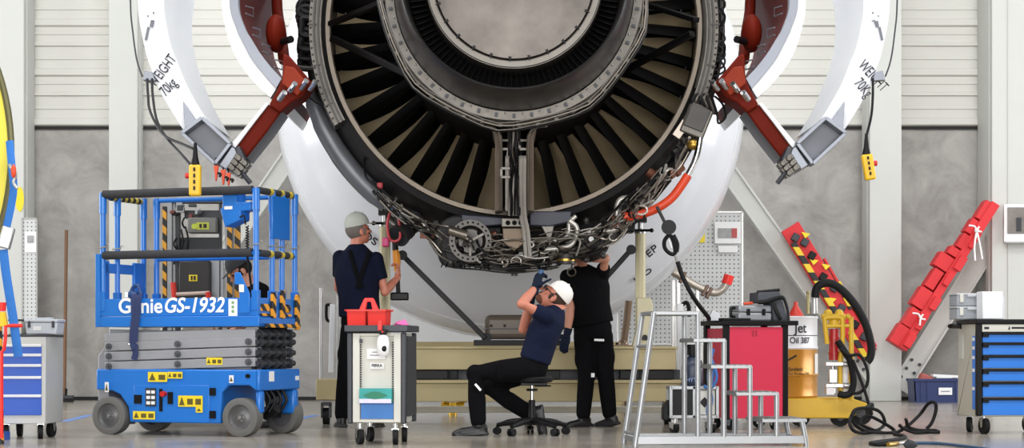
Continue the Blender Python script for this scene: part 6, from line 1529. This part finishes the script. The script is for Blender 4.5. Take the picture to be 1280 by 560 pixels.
# red padded support beams on the right-hand brace
D = 24.0; a, c, d, nr = strut_pts((1127, 437), (1243, 256), D); L_ = (c-a).length
r = thing('support_pad', 'long red stepped wing pads resting along the right diagonal brace', 'support pad', a)
def seg(t0, t1, o0, o1, y0=0, y1=.3, nm='red_block'):
    b = MB(); p0, p1 = a+d*t0*L_, a+d*t1*L_; mid = (o0+o1)/2
    b.bar(p0+nr*mid+Vector((0, y0, 0)), p1+nr*mid+Vector((0, y0, 0)), y1, abs(o1-o0), up=nr); return b.build(nm, M_fred, r, bevel=.005)
seg(0, 1.0, -.04, .07, 0, .28, 'beam')
for t0, t1, o0, o1, y in ((.0, .12, .07, .22, 0), (.125, .24, .07, .20, 0), (.25, .37, .07, .24, 0), (.38, .5, .09, .22, 0), (.51, .60, .07, .27, 0), (.61, .66, .06, .2, 0), (.67, .76, .06, .15, 0), (.77, .86, .05, .16, 0), (.87, .99, .04, .14, 0),
                            (.02, .10, -.05, .05, -.14), (.14, .24, -.04, .04, -.14), (.28, .36, -.06, .03, -.14), (.44, .52, -.03, .05, -.14), (.55, .64, -.06, .04, -.14), (.7, .8, -.04, .03, -.14)): seg(t0, t1, o0, o1, y, .25 if y == 0 else .08)
for t, nm in ((.20, 1), (.80, 1)):
    b = MB(); p = a+d*t*L_+nr*.05+Vector((0, -.22, 0))
    b.tube([p+nr*.12, p+nr*.05+d*.03, p, p-nr*.06+d*.02], .012, 8, sm=3); b.tube([p+d*.06, p, p-d*.08-nr*.04], .012, 8, sm=3)
    if t > .5: b.tube([p, p+Vector((-.03, 0, -.2)), p+Vector((-.02, 0, -.38))], .012, 8, sm=3); b.tube([p, p+Vector((.04, 0, -.18)), p+Vector((.07, 0, -.36))], .012, 8, sm=3); b.ell(p, .03, 8)
    b.build('white_rope', M_wlabel, r)
# red rack with hazard stripes on the left-hand brace
D = 24.28; a, c, d, nr = strut_pts((1081, 446), (983, 286), D); L_ = (c-a).length; nr = -nr
r = thing('support_rack', 'red flat rack with yellow and black striped bar leaning along the left brace', 'rack', a)
b = MB(); b.bar(a+nr*.05, c+nr*.05, .06, .26, up=nr); b.build('backplate', M_fred, r, bevel=.01)
M_hz4 = stripe('hazard_rack', '#e3c22a', '#17171a', (0, 0, 1), 4.6)
b = MB(); b.bar(a+d*.25*L_-nr*.03+Vector((0, -.06, 0)), a+d*.9*L_-nr*.03+Vector((0, -.06, 0)), .05, .07, up=nr); b.build('striped_bar', M_hz4, r, bevel=.006)
b = MB(); b.bar(a+d*.0*L_+nr*.0+Vector((0, -.06, 0)), a+d*.2*L_+nr*.0+Vector((0, -.06, 0)), .05, .07, up=nr); b.build('striped_bar', M_hz4, r, bevel=.006)
b = MB(); b.bar(a+d*.32*L_+nr*.17+Vector((0, -.03, 0)), a+d*.52*L_+nr*.2+Vector((0, -.03, 0)), .06, .07, up=nr); b.build('striped_bar', M_hz4, r, bevel=.006)
for t, o in ((.92, .03), (.86, .10), (.76, .09), (.60, .07), (.50, .12), (.36, .06), (.22, .10), (.12, .12)):
    b = MB(); b.box(a+d*t*L_+nr*o+Vector((0, -.06, 0)), (.1, .07, .09), Matrix.Rotation(-1.02, 3, 'Y')); b.build('clamp_block', random.choice((M_black, M_dgrey)), r, bevel=.01)
for t, o in ((.7, .04), (.88, .13), (.63, .14), (.42, -.02)):
    b = MB(); p = a+d*t*L_+nr*o+Vector((0, -.08, 0)); b.prism([p, p+nr*.09+d*.02, p+d*.1], (0, .02, 0)); b.build('yellow_wedge', M_label, r, bevel=.004)
b = MB(); b.bar(a+d*.02*L_+nr*.19, a+d*.7*L_+nr*.21, .08, .03, up=nr); b.build('edge_rail', M_fred, r, bevel=.004)
# blue bin with contents
D = 23.9; X0_, X1_ = at(1138, 0, D).x, at(1199, 0, D).x
r = thing('storage_bin', 'dark blue plastic bin with white label under the right brace', 'bin', ((X0_+X1_)/2, D, 0)); zb_ = .30
M_bin = mat('bin_blue', '#1b2c5e', .45, 0, .06)
b = MB(); w2 = (X1_-X0_)/2; xc = (X0_+X1_)/2
b.prism([(X0_+.02, D-.2, 0), (X1_-.02, D-.2, 0), (X1_, D-.2, zb_), (X0_, D-.2, zb_)], (0, .015, 0)); b.prism([(X0_+.02, D+.2, 0), (X1_-.02, D+.2, 0), (X1_, D+.2, zb_), (X0_, D+.2, zb_)], (0, -.015, 0))
b.prism([(X0_+.02, D-.2, 0), (X0_, D-.2, zb_), (X0_, D+.2, zb_), (X0_+.02, D+.2, 0)], (.015, 0, 0)); b.prism([(X1_-.02, D-.2, 0), (X1_, D-.2, zb_), (X1_, D+.2, zb_), (X1_-.02, D+.2, 0)], (-.015, 0, 0)); b.bb(X0_+.02, X1_-.02, D-.2, D+.2, 0, .02)
b.build('tub', M_bin, r)
b = MB(); b.bb(X0_-.012, X1_+.012, D-.22, D-.2, zb_-.03, zb_); b.bb(X0_-.012, X1_+.012, D+.2, D+.22, zb_-.03, zb_)
for x in (X0_+.09, X0_+.17, X1_-.09): b.bb(x-.006, x+.006, D-.212, D-.198, .02, zb_-.03)
b.build('rim', M_bin, r, bevel=.003)
b = MB(); b.bb(xc+.0, xc+.17, D-.216, D-.212, .10, .19); lb = b.build('label_card', M_wlabel, r)
b = MB(); b.bb(xc+.03, xc+.14, D-.22, D-.216, .14, .15); b.build('printed_line', M_ptxt, lb)
b = MB(); b.bar((xc-.05, D-.05, .345), (xc+.32, D-.02, .325), .12, .03); b.bar((xc+.0, D-.09, .32), (xc+.2, D-.08, .32), .03, .02)
tag(b.build('foam_sheet', M_wlabel), 'white flat piece lying across the top of the dark blue bin', 'sheet')
b = MB(); b.box((xc-.12, D, .30), (.16, .18, .10), Matrix.Rotation(.4, 3, 'Y')); tag(b.build('red_bundle', mat('dusty_red', '#a85a52', .7), bevel=.02), 'dusty red bundle sticking out of the dark blue bin', 'bundle')
# elbow pipe on the tool board stand
D = 21.8; r = thing('elbow_pipe', 'bent metal pipe with red end cap held up beside the tool board', 'pipe', at(868, 500, D))
b = MB(); b.tube([at(x, y, D) for x, y in ((836, 337), (850, 345), (866, 355), (880, 362), (893, 366), (903, 362), (909, 352))], .045, 14, sm=4); b.build('pipe', mat('pipe_satin', '#b0a79c', .35, .6, .1), r)
b = MB(); b.cyl(at(908, 355, D), at(911.5, 344, D), .06, n=16); b.build('red_cap', M_cad, r)
b = MB()
for x in (853, 881, 886):
    p = at(x, 347+(x-853)*.58, D); b.box(p, (.04, .12, .14), Matrix.Rotation(.5, 3, 'Y'))
b.build('pipe_clamp', mat('clamp_bronze', '#6a5448', .4, .4), r, bevel=.01)
for x, y0 in ((842, 350), (848, 350), (872, 358)):
    b = MB(); b.bar((at(x, 0, D).x, D, 0), at(x, y0, D), .04, .04, up=(0, 1, 0)); b.build('support_post', M_steel, r, bevel=.003)
# folded hand truck behind the ladder (white post and black loop)
D = 18.4; r = thing('hand_truck', 'white and grey upright hand cart with black loop handle behind ladder', 'hand cart', (at(850, 0, D).x, D, 0))
b = MB(); b.bar((at(853, 0, D).x, D, .05), at(850, 380, D), .06, .05, up=(0, 1, 0)); b.build('white_post', M_white, r, bevel=.005)
b = MB(); b.bar((at(846, 0, D).x, D+.1, .05), at(845, 383, D+.1), .03, .04, up=(0, 1, 0)); b.build('grey_post', M_steel, r)
b = MB(); b.tube([at(853, 381, D), at(858, 378, D), at(861, 384, D), at(861, 396, D)], .02, 8, sm=4); b.build('handle', M_black, r)
b = MB(); b.bb(at(846, 0, D).x, at(856, 0, D).x, D-.05, D+.15, 0, .06); b.box((at(855, 0, D).x, D-.05, .34), (.07, .05, .12)); b.build('foot', M_dgrey, r, bevel=.01)
# black cable with reel running from the engine to the red cabinet
D = 15.6; r = thing('balancer_cable', 'black hanging cable with round reel and oval grip above the red cabinet', 'cable', at(885, 400, 15.9))
b = MB(); b.tube([at(821, 258, D), at(826, 268, D), at(832, 280, D)], .014, 8); b.build('upper_cable', M_gb, r)
b = MB(); b.cyl(at(836, 284, D-.03), at(836, 284, D+.04), .062, n=24); b.cyl(at(836, 284, D-.045), at(836, 284, D-.03), .035, n=20); b.build('reel', M_black, r)
b = MB(); b.tube([at(838, 292, D), at(831, 300, D), at(831, 310, D), at(838, 317, D), at(844, 316, D), at(842, 302, D), at(838, 294, D)], .017, 8, sm=4); b.tube([at(841, 294, D), at(846, 305, D), at(845, 315, D)], .022, 8, sm=4); b.build('grip', M_black, r)
b = MB(); b.tube([at(843, 316, D), at(847, 328, D)], .012, 8); b.tube([at(836, 300, D), at(840, 310, D)], .006, 6); b.build('swivel', M_steel, r)
b = MB(); b.tube([at(847, 327, D), at(853, 345, D), at(864, 367, D), at(874, 382, D+.1), at(885, 396, D+.25), at(886, 399, D+.4)], .019, 10, sm=4); b.build('lower_cable', M_rubber, r)
# coiled black hose on the floor at the right
def fl(x, y, h=0.012):                    # point on the floor below the pixel
    Dq = (CH-h)*F/(y-HY); return Vector(((x-640)*Dq/F, Dq, h))
r = thing('floor_cable', 'black cable coiled in loose loops on the floor right of the drum trolley', 'cable', fl(1100, 536))
Dm = 15.2
def cp(x, y, D=None): 
    z = CH+(HY-y)*(D or Dm)/F; return Vector(((x-640)*(D or Dm)/F, D or Dm, max(.012, z)))
b = MB(); b.tube([cp(1090, 512, 15.8), cp(1090, 505, 15.9), cp(1078, 512, 15.6), cp(1066, 518, 15.1), cp(1062, 528, 14.9), cp(1068, 539, 14.9), cp(1084, 541, 15.1), cp(1100, 536, 15.5), cp(1106, 528, 15.6), cp(1100, 515, 15.4), cp(1085, 510, 15.2), cp(1068, 513, 15.0), cp(1066, 527, 15), cp(1080, 538, 15.1), cp(1105, 544, 15.1), cp(1118, 541, 15.3), cp(1110, 532, 15.3), cp(1085, 520, 15.2), cp(1076, 530, 15.1), cp(1100, 540, 15.2), cp(1119, 543, 15.1), cp(1135, 532, 15.4), cp(1150, 518, 15.6), cp(1160, 505, 15.5), cp(1168, 503, 15.4), cp(1170, 512, 15.4), cp(1165, 528, 15.4), cp(1158, 536, 15.4)], .014, 8, sm=6); b.build('loops', M_rubber, r)
b = MB(); b.tube([cp(1124, 531, 15.2), cp(1130, 536, 15.2), cp(1145, 542, 15.1), cp(1160, 542, 15.2), cp(1173, 542, 15.2), cp(1168, 538, 15.3), cp(1150, 538, 15.3), cp(1136, 534, 15.3), cp(1133, 526, 15.2), cp(1132, 524, 15.2)], .014, 8, sm=6); b.build('loops', M_rubber, r)
b = MB(); b.tube([fl(1118, 543), fl(1130, 545), fl(1128, 548), fl(1100, 552), fl(1088, 554), fl(1098, 556), fl(1110, 555.5)], .014, 8, sm=6); b.build('tail', M_rubber, r)
r = thing('air_line', 'blue air hose with brass coupling lying on the floor at bottom right', 'hose', fl(1115, 555))
b = MB(); b.tube([fl(1110, 555.5, .015), fl(1116, 555, .015), fl(1122, 554, .015)], .016, 10); b.build('coupling', mat('brass', '#b08c3c'), r)
b = MB(); b.tube([fl(1120, 554.5, .012), fl(1134, 553, .012)], .010, 8); b.build('sleeve', M_steel, r)
b = MB(); p = fl(1137, 556, .04); b.lathe([(p.x-.04, .01), (p.x-.01, .04), (p.x+.02, .03), (p.x+.05, .012)], (0, p.y, p.z), 20, axis='X'); b.build('bell', M_dgrey, r)
b = MB(); b.tube([fl(1139, 553.5), fl(1170, 554), fl(1200, 557), fl(1240, 562), fl(1300, 572)], .011, 8, sm=5); b.build('hose', mat('hose_teal', '#2a4a68', .4), r)
# blue tape lines on the floor
for k, (p0, p1) in enumerate((((80, 527), (112, 519)), ((360, 527), (395, 519)))):
    a, c = fl(*p0, .0), fl(*p1, .0); b = MB(); b.bar(a+Vector((0, 0, .001)), c+Vector((0, 0, .001)), .09, .002); o = b.build('floor_marking', mat('tape_blue', '#5f86c8', .5)); tag(o, 'blue tape line on the floor %s the blue lift' % ('left of' if k == 0 else 'right of'), 'floor marking')
